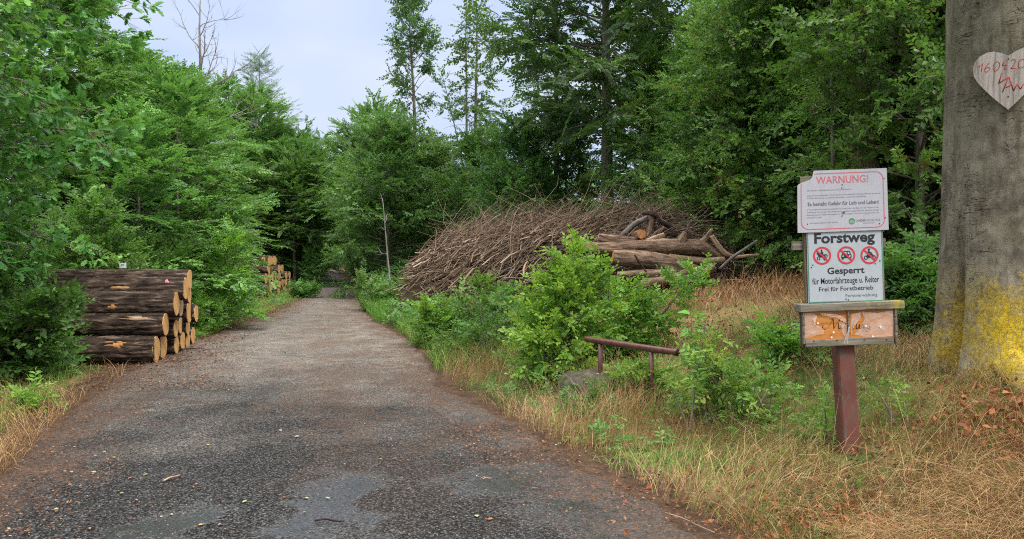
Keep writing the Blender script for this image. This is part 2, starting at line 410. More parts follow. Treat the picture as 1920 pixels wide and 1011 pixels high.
# big beech
k = NT('old_beech_bark'); g = k.n('TexCoord').outputs['Object']; sp = k.n('SeparateXYZ', {0: g})
a = k.noise(g, 3.2, 6, .65); f = k.noise(g, 120, 4, .8); st = k.noise(k.mapping(g, (7, 7, 1.0)), 2.0, 5, .6)
base = k.ramp(k.math('ADD', k.math('MULTIPLY', a, .55), k.math('MULTIPLY', f, .45)), [(.38, (.070, .058, .044)), (.5, (.195, .170, .130)), (.62, (.38, .34, .265))])
base = k.mix(k.step(st, .52, .66), base, (.13, .10, .07))
grn = k.step(k.math('ADD', k.noise(g, 1.6, 4), k.math('MULTIPLY', sp.outputs[2], .05)), .50, .68)
base = k.mix(k.math('MULTIPLY', grn, .38), base, (.135, .135, .072))
mot = k.noise(g, 13, 5, .7); base = k.mix(k.math('MULTIPLY', k.step(mot, .50, .62), .28), base, (.34, .315, .25)); base = k.mix(k.math('MULTIPLY', k.step(mot, .46, .36), .35), base, (.07, .062, .045))
# scar marks, short and mostly level
s1 = k.noise(k.mapping(g, (3.0, 3.0, 14.0)), 1.4, 3, .5, 1.2)
crk = k.math('SUBTRACT', 1.0, k.step(k.math('ABSOLUTE', k.math('SUBTRACT', s1, .5)), .004, .016))
crk = k.math('MULTIPLY', crk, k.step(k.noise(g, 2.6, 3), .49, .56))
base = k.mix(k.math('MULTIPLY', crk, .9), base, (.022, .018, .014))
# yellow lichen crust over the foot, on the side that faces the open track
la = k.noise(g, 4.0, 6, .7); lb = k.noise(g, 26, 5, .7); lc = k.n('TexVoronoi', {'Vector': k.mapping(g, (1, 1, .8)), 'Scale': 34.0}, feature='DISTANCE_TO_EDGE').outputs['Distance']
hz = k.math('ADD', sp.outputs[2], k.math('MULTIPLY', k.math('SUBTRACT', la, .5), 1.2))
side = k.step(k.math('ADD', sp.outputs[0], k.math('MULTIPLY', k.math('SUBTRACT', la, .5), .9)), -.77, -.45)
lf = k.math('MULTIPLY', k.math('SUBTRACT', 1.0, k.step(hz, .50, .95)), side)
lf = k.math('MULTIPLY', lf, k.step(k.math('ADD', lb, k.math('MULTIPLY', lf, .24)), .50, .57))
lf = k.math('MULTIPLY', lf, k.step(lc, .0, .05))
yel = k.ramp(k.noise(g, 30, 4), [(.3, (.26, .175, .010)), (.55, (.54, .38, .018)), (.75, (.68, .52, .05))])
k.color(k.mix(lf, base, yel)); k.rough(.85, .2)
k.bump(k.math('ADD', k.math('ADD', k.math('MULTIPLY', f, .8), k.math('MULTIPLY', st, .6)), k.math('SUBTRACT', k.math('MULTIPLY', lf, .5), crk)), .7, .012); M['old_beech'] = k.m

def flat(name, c, rough=.5, spec=.4, var=.12, scale=12, bump=0.0):
    k = NT(name); g = k.n('TexCoord').outputs['Object']; a = k.noise(g, scale, 5, .65)
    lo = tuple(x * (1 - var) for x in c); hi = tuple(min(1, x * (1 + var)) for x in c)
    k.color(k.ramp(a, [(.3, lo), (.7, hi)])); k.rough(rough, spec)
    if bump: k.bump(k.noise(g, scale * 5, 4), bump, .004)
    return k.m
def sign_mat(name, c):
    k = NT(name); g = k.n('TexCoord').outputs['Object']; a = k.noise(k.mapping(g, (9, 9, 1.6)), 1.5, 5, .65); b = k.noise(g, 6, 5, .7)
    f = k.math('MULTIPLY', k.step(k.math('ADD', k.math('MULTIPLY', a, .6), k.math('MULTIPLY', b, .4)), .48, .68), .45)
    k.color(k.mix(f, c, (c[0] * .72, c[1] * .72, c[2] * .62))); k.rough(.38, .45); return k.m
M['sign_white'] = sign_mat('sign_white', (.42, .42, .46))
M['old_white'] = sign_mat('faded_sign_white', (.39, .43, .46))
M['sign_red'] = flat('sign_red', (.52, .035, .045), .45)
M['soft_red'] = flat('faded_sign_red', (.56, .12, .14), .45)
M['sign_black'] = flat('sign_black', (.022, .022, .028), .45)
M['sign_grey'] = flat('sign_grey_print', (.13, .13, .15), .5)
M['fine_grey'] = flat('sign_fine_print', (.22, .22, .26), .5)
M['sign_green'] = flat('sign_green', (.07, .25, .10), .45)
M['edge_green'] = flat('sign_edge_green', (.06, .22, .14), .5)
M['screw'] = flat('rusty_screw', (.05, .04, .035), .6)
M['nail_white'] = flat('white_nail_cap', (.75, .75, .74), .4)
M['heart_paint'] = flat('red_heart_paint', (.40, .03, .02), .6, .3, .25, 30)
M['soft_black'] = flat('painted_script', (.05, .02, .012), .6, .3)
M['tally_white'] = flat('tally_card', (.70, .74, .80), .5)
M['pipe_paint'] = flat('rusted_red_pipe', (.115, .040, .034), .38, .5, .45, 22, .3)
M['pipe_shade'] = flat('painted_pipe_shade', (.015, .012, .012), .8)

k = NT('peeling_red_post'); g = k.n('TexCoord').outputs['Object']; a = k.noise(k.mapping(g, (1, 1, .35)), 22, 6, .7); b = k.noise(g, 3, 3)
k.color(k.mix(k.step(a, .53, .60), k.ramp(b, [(.3, (.115, .044, .033)), (.7, (.185, .070, .052))]), (.11, .085, .07))); k.rough(.75, .25); k.bump(a, .5, .006); M['post_red'] = k.m
k = NT('weathered_board'); u = k.n('TexCoord').outputs['Object']; a = k.noise(k.mapping(u, (3, 40, 40)), 1.0, 5, .65, .3); b = k.noise(u, 7, 4)
k.color(k.mix(k.step(b, .58, .68), k.ramp(a, [(.3, (.07, .06, .05)), (.55, (.20, .175, .14)), (.75, (.33, .30, .25))]), (.15, .145, .07))); k.rough(.9, .15); k.bump(a, .5, .006); M['board'] = k.m
k = NT('dark_backing_board'); u = k.n('TexCoord').outputs['Object']; a = k.noise(k.mapping(u, (40, 40, 3)), 1.0, 5, .65, .3)
k.color(k.ramp(a, [(.3, (.04, .028, .02)), (.55, (.13, .095, .065)), (.75, (.24, .19, .14))])); k.rough(.9, .15); k.bump(a, .5, .006); M['back_board'] = k.m
k = NT('lichen_roof_board'); u = k.n('TexCoord').outputs['Object']; a = k.noise(k.mapping(u, (3, 40, 40)), 1.0, 5, .65); sp = k.n('SeparateXYZ', {0: u})
f = k.math('MULTIPLY', k.step(k.math('ADD', k.noise(u, 16, 5, .7), k.math('MULTIPLY', sp.outputs[0], .45)), .58, .72), .75)
k.color(k.mix(f, k.ramp(a, [(.3, (.08, .07, .055)), (.55, (.20, .18, .14)), (.75, (.31, .28, .22))]), (.36, .29, .035))); k.rough(.9, .15); k.bump(a, .5, .006); M['roof_board'] = k.m
k = NT('orange_name_board'); u = k.n('TexCoord').outputs['Object']; a = k.noise(k.mapping(u, (2.2, 40, 34)), 1.0, 5, .6, .4)
k.color(k.ramp(a, [(.3, (.33, .115, .025)), (.55, (.52, .21, .045)), (.78, (.62, .30, .09))])); k.rough(.6, .3); M['name_board'] = k.m
k = NT('heart_wood'); u = k.n('TexCoord').outputs['Object']; a = k.noise(k.mapping(u, (28, 28, 2.2)), 1.0, 5, .6, .9)
k.color(k.ramp(a, [(.32, (.24, .195, .165)), (.5, (.45, .395, .35)), (.7, (.57, .515, .46))])); k.rough(.85, .2); k.bump(a, .3, .004); M['heart_wood'] = k.m
k = NT('torn_clear_film'); k.color((.80, .76, .72)); k.rough(.25, .5)
tp = k.n('BsdfTransparent'); ms = k.n('MixShader', {0: k.math('ADD', .02, k.math('MULTIPLY', k.noise(k.n('TexCoord').outputs['Object'], 14, 4), .46))})
k.l(tp.outputs[0], ms.inputs[1]); k.l(k.b.outputs[0], ms.inputs[2]); k.l(ms.outputs[0], k.out.inputs[0]); M['film'] = k.m

# ------------------------------------------------------------------ ground and road
YR = [-40, 0, 3, 4.5, 5.7, 7.1, 9.8, 13.7, 17.3, 20.4, 25.2, 42, 50, 100, 125, 600]
XRv = [4, 2.0, 1.62, 1.2, .68, .19, -.86, -1.6, -2.5, -3.6, -4.77, -8.4, -10, -22.0, -31, -400]
YL = [-40, 3, 5.9, 8.1, 12, 15.6, 22.7, 27.8, 35.8, 50, 100, 125, 600]
XLv = [-7, -3.3, -3.8, -4.6, -5.7, -6.3, -7.1, -7.8, -9.3, -12.5, -24.6, -34, -420]
def XR(y): return np.interp(y, YR, XRv)
def XL(y): return np.interp(y, YL, XLv)
def sstep(x, a, b):
    t = np.clip((x - a) / (b - a), 0, 1); return t * t * (3 - 2 * t)
def terr(x, y):
    x = np.asarray(x, float); y = np.asarray(y, float)
    z = 0.3 * sstep(y, 50, 100)
    e = x - XR(y)
    z = z + np.where(e > 0, 1.0 * sstep(e, 0.3, 5.8) + 0.03 * np.clip(e - 5, 0, 40), 0) * (1 - 0.5 * sstep(y, 26, 45))
    e2 = XL(y) - x
    z = z + np.where(e2 > 0, 0.25 * sstep(e2, 0.5, 8), 0)
    off = np.minimum(np.where(e > 0, e, 0) + np.where(e2 > 0, e2, 0), 1.0)
    return z + off * 0.05 * vnoise(x * 1.3, y * 1.3, 3)

def grid_mesh(xs, ys, zf, tintf, mb):
    X, Yg = np.meshgrid(xs, ys)
    Z = zf(X, Yg); nx, ny = len(xs), len(ys)
    i = (np.arange(ny - 1)[:, None] * nx + np.arange(nx - 1)[None, :])
    F = np.stack([i, i + 1, i + nx + 1, i + nx], -1).reshape(-1, 4)
    mb.add(np.stack([X, Yg, Z], -1).reshape(-1, 3), F, tintf(X, Yg).ravel())

xs = np.concatenate([np.linspace(-600, -40, 40), np.arange(-39, -16, 1.0), np.arange(-16, 10, .25), np.arange(10, 40, 1.0), np.linspace(41, 600, 40)])
ys = np.concatenate([np.linspace(-60, -5, 12), np.arange(-4, 28, .25), np.arange(28, 130, 1.0), np.linspace(131, 900, 40)])
mb = MB()
def gz(x, y):
    inside = (x < XR(y) - .15) & (x > XL(y) + .15)
    return terr(x, y) - np.where(inside, .06, 0.0)
def gt(x, y):
    e = np.maximum(x - XR(y), XL(y) - x)
    return np.clip(sstep(e, .0, .9), 0, 1)
grid_mesh(xs, ys, gz, gt, mb)
tag(mb.build('ground', M['ground']), kind='structure')

mb = MB()
ysr = np.concatenate([np.arange(-30, 3, .5), np.arange(3, 30, .1), np.arange(30, 124, .5)])
S = np.linspace(0, 1, 41)
g2 = np.random.default_rng(5)
jl = .10 * vnoise(ysr * 2.2, ysr * 0 + 1, 11) + .05 * vnoise(ysr * 7, ysr * 0, 12) - .05
jr = .10 * vnoise(ysr * 2.2, ysr * 0 + 9, 13) + .05 * vnoise(ysr * 7, ysr * 0, 14) + .05
xl = XL(ysr) + jl; xr = XR(ysr) + jr
Xr = xl[:, None] + (xr - xl)[:, None] * S[None, :]
Yr = np.repeat(ysr[:, None], 41, 1)
ed = np.minimum(Xr - xl[:, None], xr[:, None] - Xr)
crown = .02 * sstep(ed, 0, 1.5)
Zr = 0.3 * sstep(Yr, 50, 100) + .004 + crown + .006 * vnoise(Xr * 2, Yr * 2, 8) * sstep(ed, 0, .4)
Zr = np.where(ed < .02, np.minimum(terr(Xr, Yr), Zr) - .02, Zr)
i = (np.arange(len(ysr) - 1)[:, None] * 41 + np.arange(40)[None, :])
mb.add(np.stack([Xr, Yr, Zr], -1).reshape(-1, 3), np.stack([i, i + 1, i + 42, i + 41], -1).reshape(-1, 4), (ed / 1.6).ravel(), np.stack([np.repeat(S[None, :], len(ysr), 0), Yr, 0 * Yr], -1).reshape(-1, 3))
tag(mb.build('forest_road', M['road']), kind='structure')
# ------------------------------------------------------------------ leaves, sprays, trees
def leaf_simple(wd=.62, fold=.10, curl=-.10):
    V = np.array([(0, 0, 0), (wd / 2, .48, fold), (0, 1, curl), (-wd / 2, .48, fold)], float)
    return V, [np.array([(0, 1, 2, 3)])]
def leaf_oval(wd=.58, fold=.07, curl=-.14):
    V = np.array([(0, 0, 0), (wd * .38, .22, fold), (wd * .5, .52, fold * 1.2), (wd * .25, .82, fold * .3 + curl * .5), (0, 1, curl),
                  (-wd * .25, .82, fold * .3 + curl * .5), (-wd * .5, .52, fold * 1.2), (-wd * .38, .22, fold), (0, .5, 0)], float)
    return V, [np.array([(0, 1, 2, 8), (8, 2, 3, 4), (8, 4, 5, 6), (0, 8, 6, 7)])]
def leaf_oak():
    h = [(.04, .10), (.16, .22), (.10, .30), (.27, .44), (.15, .52), (.30, .68), (.15, .74), (.18, .90), (0, 1.0)]
    rv = [(x, y, .18 * abs(x) - .12 * y * y) for x, y in h]
    V = [(0, 0, 0)] + rv + [(-x, y, z) for x, y, z in rv[-2::-1]] + [(0, .4, -.02), (0, .7, -.06)]
    n = len(rv)                                   # right side 1..n (tip = n), left side n+1..2n-1
    right = [0] + list(range(1, n + 1)) + [2 * n + 1, 2 * n]
    left = [n] + list(range(n + 1, 2 * n)) + [0, 2 * n, 2 * n + 1]
    return np.array(V, float), [np.array([right]), np.array([left])]

def frames(d, up):
    d = d / (np.linalg.norm(d, axis=-1, keepdims=True) + 1e-9)
    x = np.cross(d, up); x /= np.linalg.norm(x, axis=-1, keepdims=True) + 1e-9
    return np.stack([x, d, np.cross(x, d)], -1)     # columns

def make_spray(seed, n, leaf, ll, ang=52, flat=.25, twig=.010, taper=.45, whorl=False, droop=.12):
    """a twig of length 1 with n alternate leaves; returns V, faces, tint offsets (leaf mat 0, twig mat 1)"""
    g = np.random.default_rng(seed); LV, LF = leaf
    Vs, Fs, Ts = [], [], []; off = 0
    for i in range(n):
        s = (i + .6) / n if not whorl else g.uniform(.72, 1.0)
        side = 1 if i % 2 else -1
        if whorl: az = i * 2.4 + g.uniform(-.4, .4); a = R(g.uniform(25, 80)); d = np.array([math.sin(a) * math.cos(az), math.cos(a), math.sin(a) * math.sin(az) * .55])
        elif i == n - 1: d = np.array([0, 1, 0.]); s = 1
        else: a = R(ang + g.uniform(-14, 14)); d = np.array([side * math.sin(a), math.cos(a), g.uniform(-flat, flat) * .7])
        up = np.array([g.normal() * flat, g.normal() * flat, 1.0])
        Fm = frames(d[None], up[None])[0]
        sz = ll * g.uniform(.75, 1.2) * (1 - taper * (s - .5) * (0 if whorl else 1))
        V = (LV * sz) @ Fm.T + np.array([0, s, -droop * s * s])
        Vs.append(V); Ts.append(np.full(len(V), g.uniform(-.16, .16)))
        Fs += [(f + off, 0) for f in LF]; off += len(V)
    if twig:
        P = np.array([(0, 0, 0), (0, .55, -droop * .3), (0, 1, -droop)]); th = np.arange(3) * 2 * PI / 3
        V = np.concatenate([p + r * np.stack([np.cos(th), 0 * th, np.sin(th)], -1) for p, r in zip(P, (twig, twig * .8, twig * .4))])
        F = np.array([(a * 3 + b, a * 3 + (b + 1) % 3, a * 3 + 3 + (b + 1) % 3, a * 3 + 3 + b) for a in (0, 1) for b in range(3)])
        Vs.append(V); Ts.append(np.zeros(len(V))); Fs.append((F + off, 1))
    return np.concatenate(Vs), Fs, np.concatenate(Ts)

def place_sprays(mb, sprays, pos, dr, up, scale, tint, seed=0):
    g = np.random.default_rng(seed); pos = np.asarray(pos, float); N = len(pos)
    if N == 0: return
    Rm = frames(np.asarray(dr, float), np.asarray(up, float)); ch = g.integers(0, len(sprays), N)
    scale = np.broadcast_to(np.asarray(scale, float), (N,)); tint = np.broadcast_to(np.asarray(tint, float), (N,))
    for q, (V, Fs, T) in enumerate(sprays):
        ix = np.where(ch == q)[0]
        if not len(ix): continue
        W = np.einsum('nij,vj->nvi', Rm[ix], V) * scale[ix, None, None] + pos[ix, None, :]
        tt = np.clip(tint[ix, None] + T[None, :], 0, 1)
        m = len(V); base = (np.arange(len(ix)) * m)
        n0 = mb.n
        mb.add(W.reshape(-1, 3), [], tt.ravel())
        for F, mat in Fs:
            FF = (F[None] + base[:, None, None]).reshape(-1, F.shape[1]) + n0
            mb.f.append((FF, mat))

SP = {}
SP['beech'] = [make_spray(s, 13, leaf_simple(.60), .26, flat=.30, twig=.008) for s in range(5)]
SP['loose'] = [make_spray(s + 20, 11, leaf_simple(.66), .27, flat=.6, twig=.009, droop=.3) for s in range(5)]
SP['near'] = [make_spray(s + 40, 11, leaf_oval(.56), .23, flat=.30, twig=.008) for s in range(5)]
SP['bushy'] = [make_spray(s + 140, 8, leaf_oval(.60), .30, ang=50, flat=.55, twig=.009, droop=.2) for s in range(5)]
SP['big'] = [make_spray(s + 60, 5, leaf_oval(.66), .5, ang=60, flat=.4, twig=.012) for s in range(3)]
SP['oak'] = [make_spray(s + 80, 7, leaf_oak(), .42, flat=.45, twig=.010, whorl=True, droop=.1) for s in range(5)]
SP['needle'] = [make_spray(s + 100, 26, leaf_simple(.16, .02, 0), .22, ang=62, flat=.5, twig=.012, droop=.05) for s in range(3)]
SP['herb'] = [make_spray(s + 120, 7, leaf_oval(.42), .42, ang=58, flat=.5, twig=.010, droop=.35) for s in range(3)]

def rot_axis(v, k, a):
    k = k / np.linalg.norm(k); c, s = math.cos(a), math.sin(a)
    return v * c + np.cross(k, v) * s + k * np.dot(k, v) * (1 - c)

def grow(seed, H, tr, cb, Rr, prof, nl, spacing, sl, el=(65, 5), limb_r=.30, sec=.46, droop=.15, lean=(0, 0), wob=.02, vert=0.0, flat=.28,
         inner=.22, tint=(.25, .75), sub=True, gaps=0.0, tsides=9, ext=None, stub=0):
    """skeleton of a tree: returns wood MB and arrays of spray places"""
    g = np.random.default_rng(seed); wood = MB()
    n = 14; zz = np.linspace(0, H, n); t = zz / H
    px = lean[0] * t ** 1.5 + np.cumsum(g.normal(size=n)) * wob * H / 14 * .5; py = lean[1] * t ** 1.5 + np.cumsum(g.normal(size=n)) * wob * H / 14 * .5
    px -= px[0]; py -= py[0]
    TP = np.stack([px, py, zz - .25 * (t == 0)], -1)
    trad = tr * (1 - .86 * t) * (1 + .5 * np.exp(-zz / (tr * 2.2 + .01)))
    wood.tube(TP, trad, tsides, wob=.08, seed=seed)
    pos, dr, up, tn, scl = [], [], [], [], []
    def spray_line(P, d0, L, u, tb, dens=1.0):
        k = max(1, int(L / (spacing) * dens + g.random()))
        for j in range(k):
            s = (j + g.uniform(.2, 1)) / k
            p = P(s); side = 1 if (j + int(g.integers(0, 2))) % 2 else -1
            a = side * R(g.uniform(15, 60)) if s < .92 else R(g.uniform(-15, 15))
            dd = rot_axis(d0, u, a) + np.array([0, 0, g.normal() * flat * .6])
            pos.append(p); dr.append(dd); up.append(u + g.normal(size=3) * flat); tn.append(np.clip(tb + g.normal() * .13, 0, 1)); scl.append(sl * g.uniform(.7, 1.25))
    for i in range(nl):
        tt = ((i + g.random()) / nl) ** .95
        th = cb + (.985 - cb) * tt; z = th * H
        az = i * 2.39996 + g.normal() * .35
        L = Rr * prof(tt) * g.uniform(.72, 1.18)
        if ext is not None: L *= ext(az)
        if L < .15: continue
        e = R(el[1] + (el[0] - el[1]) * tt + g.normal() * 9)
        p0 = np.array([np.interp(z, zz, px), np.interp(z, zz, py), z])
        d = np.array([math.cos(az) * math.cos(e), math.sin(az) * math.cos(e), math.sin(e)])
        hd = np.array([math.cos(az), math.sin(az), 0]); bend = g.normal() * .12; perp = np.array([-hd[1], hd[0], 0])
        def LP(s, p0=p0, d=d, L=L, bend=bend, perp=perp):
            return p0 + d * L * s + perp * bend * L * s * s + np.array([0, 0, -droop * L * s * s])
        r0 = limb_r * np.interp(z, zz, trad) * min(1, L / Rr + .25)
        wood.tube([LP(s) for s in (0, .25, .5, .75, 1)], [r0, r0 * .75, r0 * .5, r0 * .3, r0 * .1], 5, cap=False)
        if gaps and g.random() < gaps: continue
        tb = g.uniform(*tint)
        u = np.cross(perp, d) ; u = u if u[2] > 0 else -u
        u = u / np.linalg.norm(u) + np.array([0, 0, .5]) + g.normal(size=3) * .1; u /= np.linalg.norm(u)
        m = int(L / (spacing * 1.05)) + 2
        for q in range(m):
            s = inner + (1 - inner) * (q + g.random()) / m
            side = 1 if q % 2 else -1
            l2 = L * sec * (1.12 - s * .85) * g.uniform(.6, 1.15)
            d2 = rot_axis(d + np.array([0, 0, -2 * droop * s]), u, side * R(g.uniform(38, 68))) + np.array([0, 0, g.normal() * vert])
            d2 /= np.linalg.norm(d2); b = LP(s)
            SPf = lambda x, b=b, d2=d2, l2=l2: b + d2 * l2 * x + np.array([0, 0, -droop * .8 * l2 * x * x])
            if sub and l2 > .25:
                r2 = max(.006, r0 * .28 * (1.1 - s)); wood.tube([SPf(0), SPf(.5), SPf(1)], [r2, r2 * .7, r2 * .3], 3, cap=False)
            spray_line(SPf, d2, l2, u, tb)
        spray_line(lambda x: LP(inner + (1 - inner) * x), d, L * (1 - inner), u, tb)
    # leader
    for j in range(6):
        a = g.uniform(0, 2 * PI)
        pos.append(TP[-1] - np.array([0, 0, j * sl * .4])); dr.append(np.array([math.cos(a) * .6, math.sin(a) * .6, .9])); up.append(g.normal(size=3) * .3 + np.array([0, 0, 1])); tn.append(.6); scl.append(sl)
    return wood, (np.array(pos), np.array(dr), np.array(up), np.array(scl), np.array(tn))

def make_tree(name, label, cat, group, seed, bark, leafm, spray, loc=(0, 0, 0), rot=0, wood_name='trunk', crown_name='crown', **kw):
    wood, sp = grow(seed, **kw)
    t = empty(name, loc, label, cat, group, (0, 0, rot))
    wood.build(wood_name, bark, t)
    if spray is not None:
        cm = MB(); place_sprays(cm, SP[spray], *sp, seed=seed); cm.build(crown_name, [leafm, bark], t, smooth=False)
    return t

oval = lambda t: (1 - abs(2 * t - .62) ** 2.2 * .72) if t > .31 else (.55 + .45 * min(1, t / .31))
oval = lambda t: max(.12, math.sin(PI * min(1, .28 + .70 * t)) ** .75)
coney = lambda t: max(.06, (1 - t) ** .72)
roundp = lambda t: max(.25, math.sqrt(max(0, 1 - (1.55 * t - .62) ** 2)))
column = lambda t: max(.35, .8 + .3 * math.sin(t * 9)) * (1 if t < .75 else (1.25 - t) * 2)

TREES = []
def base(px, d, dz=0):
    """ground point at photo column px and distance d"""
    x = at(px, 505, d)[0]
    return (x, d, float(terr(x, d)) - .05 + dz)
# ------------------------------------------------------------------ the trees
# prototypes that are placed themselves and then copied
HB1 = make_tree('hornbeam_tree', 'slender young hornbeam with a bare grey lower stem, behind the near log stack', 'tree', 'hornbeams left of the track', 11, M['tree_bark'], M['hornbeam_leaf'], 'beech',
                base(333, 19.5), 0.4, H=6.0, tr=.065, cb=.24, Rr=2.3, prof=lambda t: max(.15, (1 - t) ** .5), nl=70, spacing=.27, sl=.46, el=(55, 2), sec=.5, droop=.16, flat=.22, tint=(.3, .8))
HB2 = make_tree('hornbeam_tree', 'tall dark hornbeam with drooping tiers of leaves, behind the far log stack', 'tree', 'hornbeams left of the track', 12, M['tree_bark'], M['hornbeam_leaf'], 'beech',
                base(500, 50), 0, H=8.8, tr=.09, cb=.10, Rr=3.0, prof=oval, nl=84, spacing=.28, sl=.50, el=(60, -4), sec=.5, droop=.22, flat=.24, tint=(.2, .65))
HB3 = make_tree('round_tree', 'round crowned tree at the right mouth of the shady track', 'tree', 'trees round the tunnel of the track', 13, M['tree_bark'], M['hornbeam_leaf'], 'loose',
                base(728, 34), 0, H=7.0, tr=.10, cb=.06, Rr=2.9, prof=roundp, nl=84, spacing=.30, sl=.52, el=(70, 0), sec=.5, droop=.12, flat=.5, vert=.3, tint=(.08, .52))  # crown tints lowered: the tunnel's shade is put into the leaf colour
RF1 = make_tree('woodland_tree', 'tall leafy tree filling the gap between the sign and the big beech', 'tree', 'leafy trees behind the sign', 14, M['tree_bark'], M['right_leaf'], 'loose',
                base(1725, 13.0), 0.8, H=9.5, tr=.09, cb=.04, Rr=2.5, prof=roundp, nl=130, spacing=.23, sl=.40, el=(72, 14), sec=.55, droop=.12, flat=.6, vert=.5, tint=(.2, .9))
RF2 = make_tree('woodland_tree', 'pale green layered tree above the top edge of the warning sign', 'tree', 'leafy trees behind the sign', 15, M['tree_bark'], M['right_leaf'], 'loose',
                base(1585, 17.5), 0, H=9.6, tr=.08, cb=.04, Rr=2.6, prof=oval, nl=120, spacing=.24, sl=.42, el=(66, 8), sec=.55, droop=.14, flat=.5, vert=.4, tint=(.2, .95))

# left of the track: hornbeams in front of one another
hl = [
 (HB1, 345, 27, 1.08, 2.0, 'broad hornbeam rising straight behind the small sapling'),
 (HB1, 262, 17, .80, 4.2, 'low hornbeam reaching over the left part of the near log stack'),
 (HB2, 352, 23, .80, 1.1, 'hornbeam with a pointed top below the bare dead tree'),
 (HB2, 535, 54, 1.16, 2.3, 'hornbeam nearest the left mouth of the shady track'),
 (HB2, 290, 24, .84, 3.7, 'hornbeam whose top meets the edge of the oak'),
 (HB1, 505, 49, 1.30, 5.1, 'hornbeam leaning towards the track above the end of the far log stack'),
 (HB1, 190, 19, .90, .3, 'hornbeam seen through the right edge of the oak'),
 (HB2, 430, 52, 1.5, .9, 'dark hornbeam left behind the far log stack under the conifer tip'),
]
for src, px, d, s, rz, lab in hl:
    copy_thing(src, base(px, d), rz, s, lab, 'hornbeams left of the track')
for px, d, s, rz in [(120, 21, 1.1, 1), (30, 19, 1.1, 2), (355, 33, 1.05, 2), (480, 50, 1.4, 5), (510, 62, 1.3, 1.4), (240, 31, 1.1, .2)]:
    copy_thing(HB2, base(px, d), rz, s, 'hornbeam of the second rank, half hidden by the trees left of the track', 'second rank trees left of the track')
# trees that close over the far part of the track
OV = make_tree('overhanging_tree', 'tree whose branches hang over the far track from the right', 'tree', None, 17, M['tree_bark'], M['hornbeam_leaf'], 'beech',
               (float(XR(47)) + 1.3, 47, float(terr(XR(47) + 1.3, 47)) - .05), 0, H=9.6, tr=.13, cb=.36, Rr=3.9, prof=roundp, nl=70, spacing=.33, sl=.58, el=(60, 8), sec=.5, droop=.10, flat=.35, vert=.2, tint=(.0, .38))  # darkest leaf tints, painting in the shade over the far track
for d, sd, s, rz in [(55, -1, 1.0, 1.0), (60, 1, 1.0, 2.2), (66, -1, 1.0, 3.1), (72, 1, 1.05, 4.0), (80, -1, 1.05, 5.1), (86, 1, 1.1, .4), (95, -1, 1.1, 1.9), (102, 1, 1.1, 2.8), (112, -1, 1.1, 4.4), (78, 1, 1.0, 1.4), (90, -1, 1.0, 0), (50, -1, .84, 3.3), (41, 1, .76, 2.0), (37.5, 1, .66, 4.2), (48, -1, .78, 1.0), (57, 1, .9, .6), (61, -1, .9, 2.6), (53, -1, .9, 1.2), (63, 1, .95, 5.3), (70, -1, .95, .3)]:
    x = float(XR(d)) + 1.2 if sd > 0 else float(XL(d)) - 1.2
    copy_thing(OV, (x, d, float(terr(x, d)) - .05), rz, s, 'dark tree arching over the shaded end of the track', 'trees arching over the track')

# round the tunnel and over the brush heap
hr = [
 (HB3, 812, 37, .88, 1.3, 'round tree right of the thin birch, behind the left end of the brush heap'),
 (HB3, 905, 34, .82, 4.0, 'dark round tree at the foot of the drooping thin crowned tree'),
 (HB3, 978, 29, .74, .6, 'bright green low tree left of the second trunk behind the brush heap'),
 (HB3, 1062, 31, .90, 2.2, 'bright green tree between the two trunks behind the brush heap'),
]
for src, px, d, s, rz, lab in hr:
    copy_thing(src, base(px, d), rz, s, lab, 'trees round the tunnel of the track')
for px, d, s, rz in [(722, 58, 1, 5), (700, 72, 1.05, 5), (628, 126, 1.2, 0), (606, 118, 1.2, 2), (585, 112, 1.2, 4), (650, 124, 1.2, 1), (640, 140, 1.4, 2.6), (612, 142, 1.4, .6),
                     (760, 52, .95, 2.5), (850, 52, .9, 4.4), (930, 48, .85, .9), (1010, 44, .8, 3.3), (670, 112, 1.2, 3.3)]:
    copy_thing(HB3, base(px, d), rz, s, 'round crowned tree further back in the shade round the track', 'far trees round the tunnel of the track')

# right of the heap: the leafy wall behind the sign
rr = [
 (RF2, 1215, 25, .80, .9, 'leafy tree beside the thick grey trunk, behind the felled trunks'),
 (RF1, 1300, 22, .72, 2.4, 'low leafy tree with a few rusty leaves behind the felled trunks'),
 (RF2, 1385, 19.5, .82, 3.6, 'leafy tree left of the warning sign with light green tiers'),
 (RF1, 1470, 17.5, .95, 5.0, 'dense dark leafy tree straight behind the left edge of the sign'),
 (RF2, 1640, 16.5, 1.1, 2.0, 'tall tree whose tiers show above the broken snag'),
 (RF1, 1775, 15, 1.0, 1.6, 'leafy tree peeping out on the left of the big beech trunk'),
 (RF1, 1440, 22, 1.0, .2, 'tall leafy tree round the pale trunk left of the sign'),
 (RF2, 1250, 30, .8, 5.2, 'airy tree before the bright sky right of the thick grey trunk'),
]
for src, px, d, s, rz, lab in rr:
    copy_thing(src, base(px, d), rz, s, lab, 'leafy trees behind the sign')
for px, d, s, rz in [(1500, 26, 1.3, 3), (1600, 24, 1.35, 4), (1720, 22, 1.3, 5), (1840, 20, 1.2, 0), (1930, 17, 1.1, 2), (1960, 24, 1.3, 1), (2050, 14, 1, 3), (1440, 36, 1.3, 1)]:
    copy_thing(RF1, base(px, d), rz, s, 'leafy tree of the second rank, half hidden by the trees behind the sign', 'second rank trees on the right')
for px, d in [(1090, 70), (380, 60), (250, 52), (120, 48), (-40, 34), (480, 66), (970, 64), (820, 78), (740, 84), (1400, 60), (560, 84)]:
    copy_thing(HB2, base(px, d), px * .7, 1.25 if px > 1100 or px < 400 else .95, 'distant tree showing only as foliage behind the nearer trees', 'distant trees')

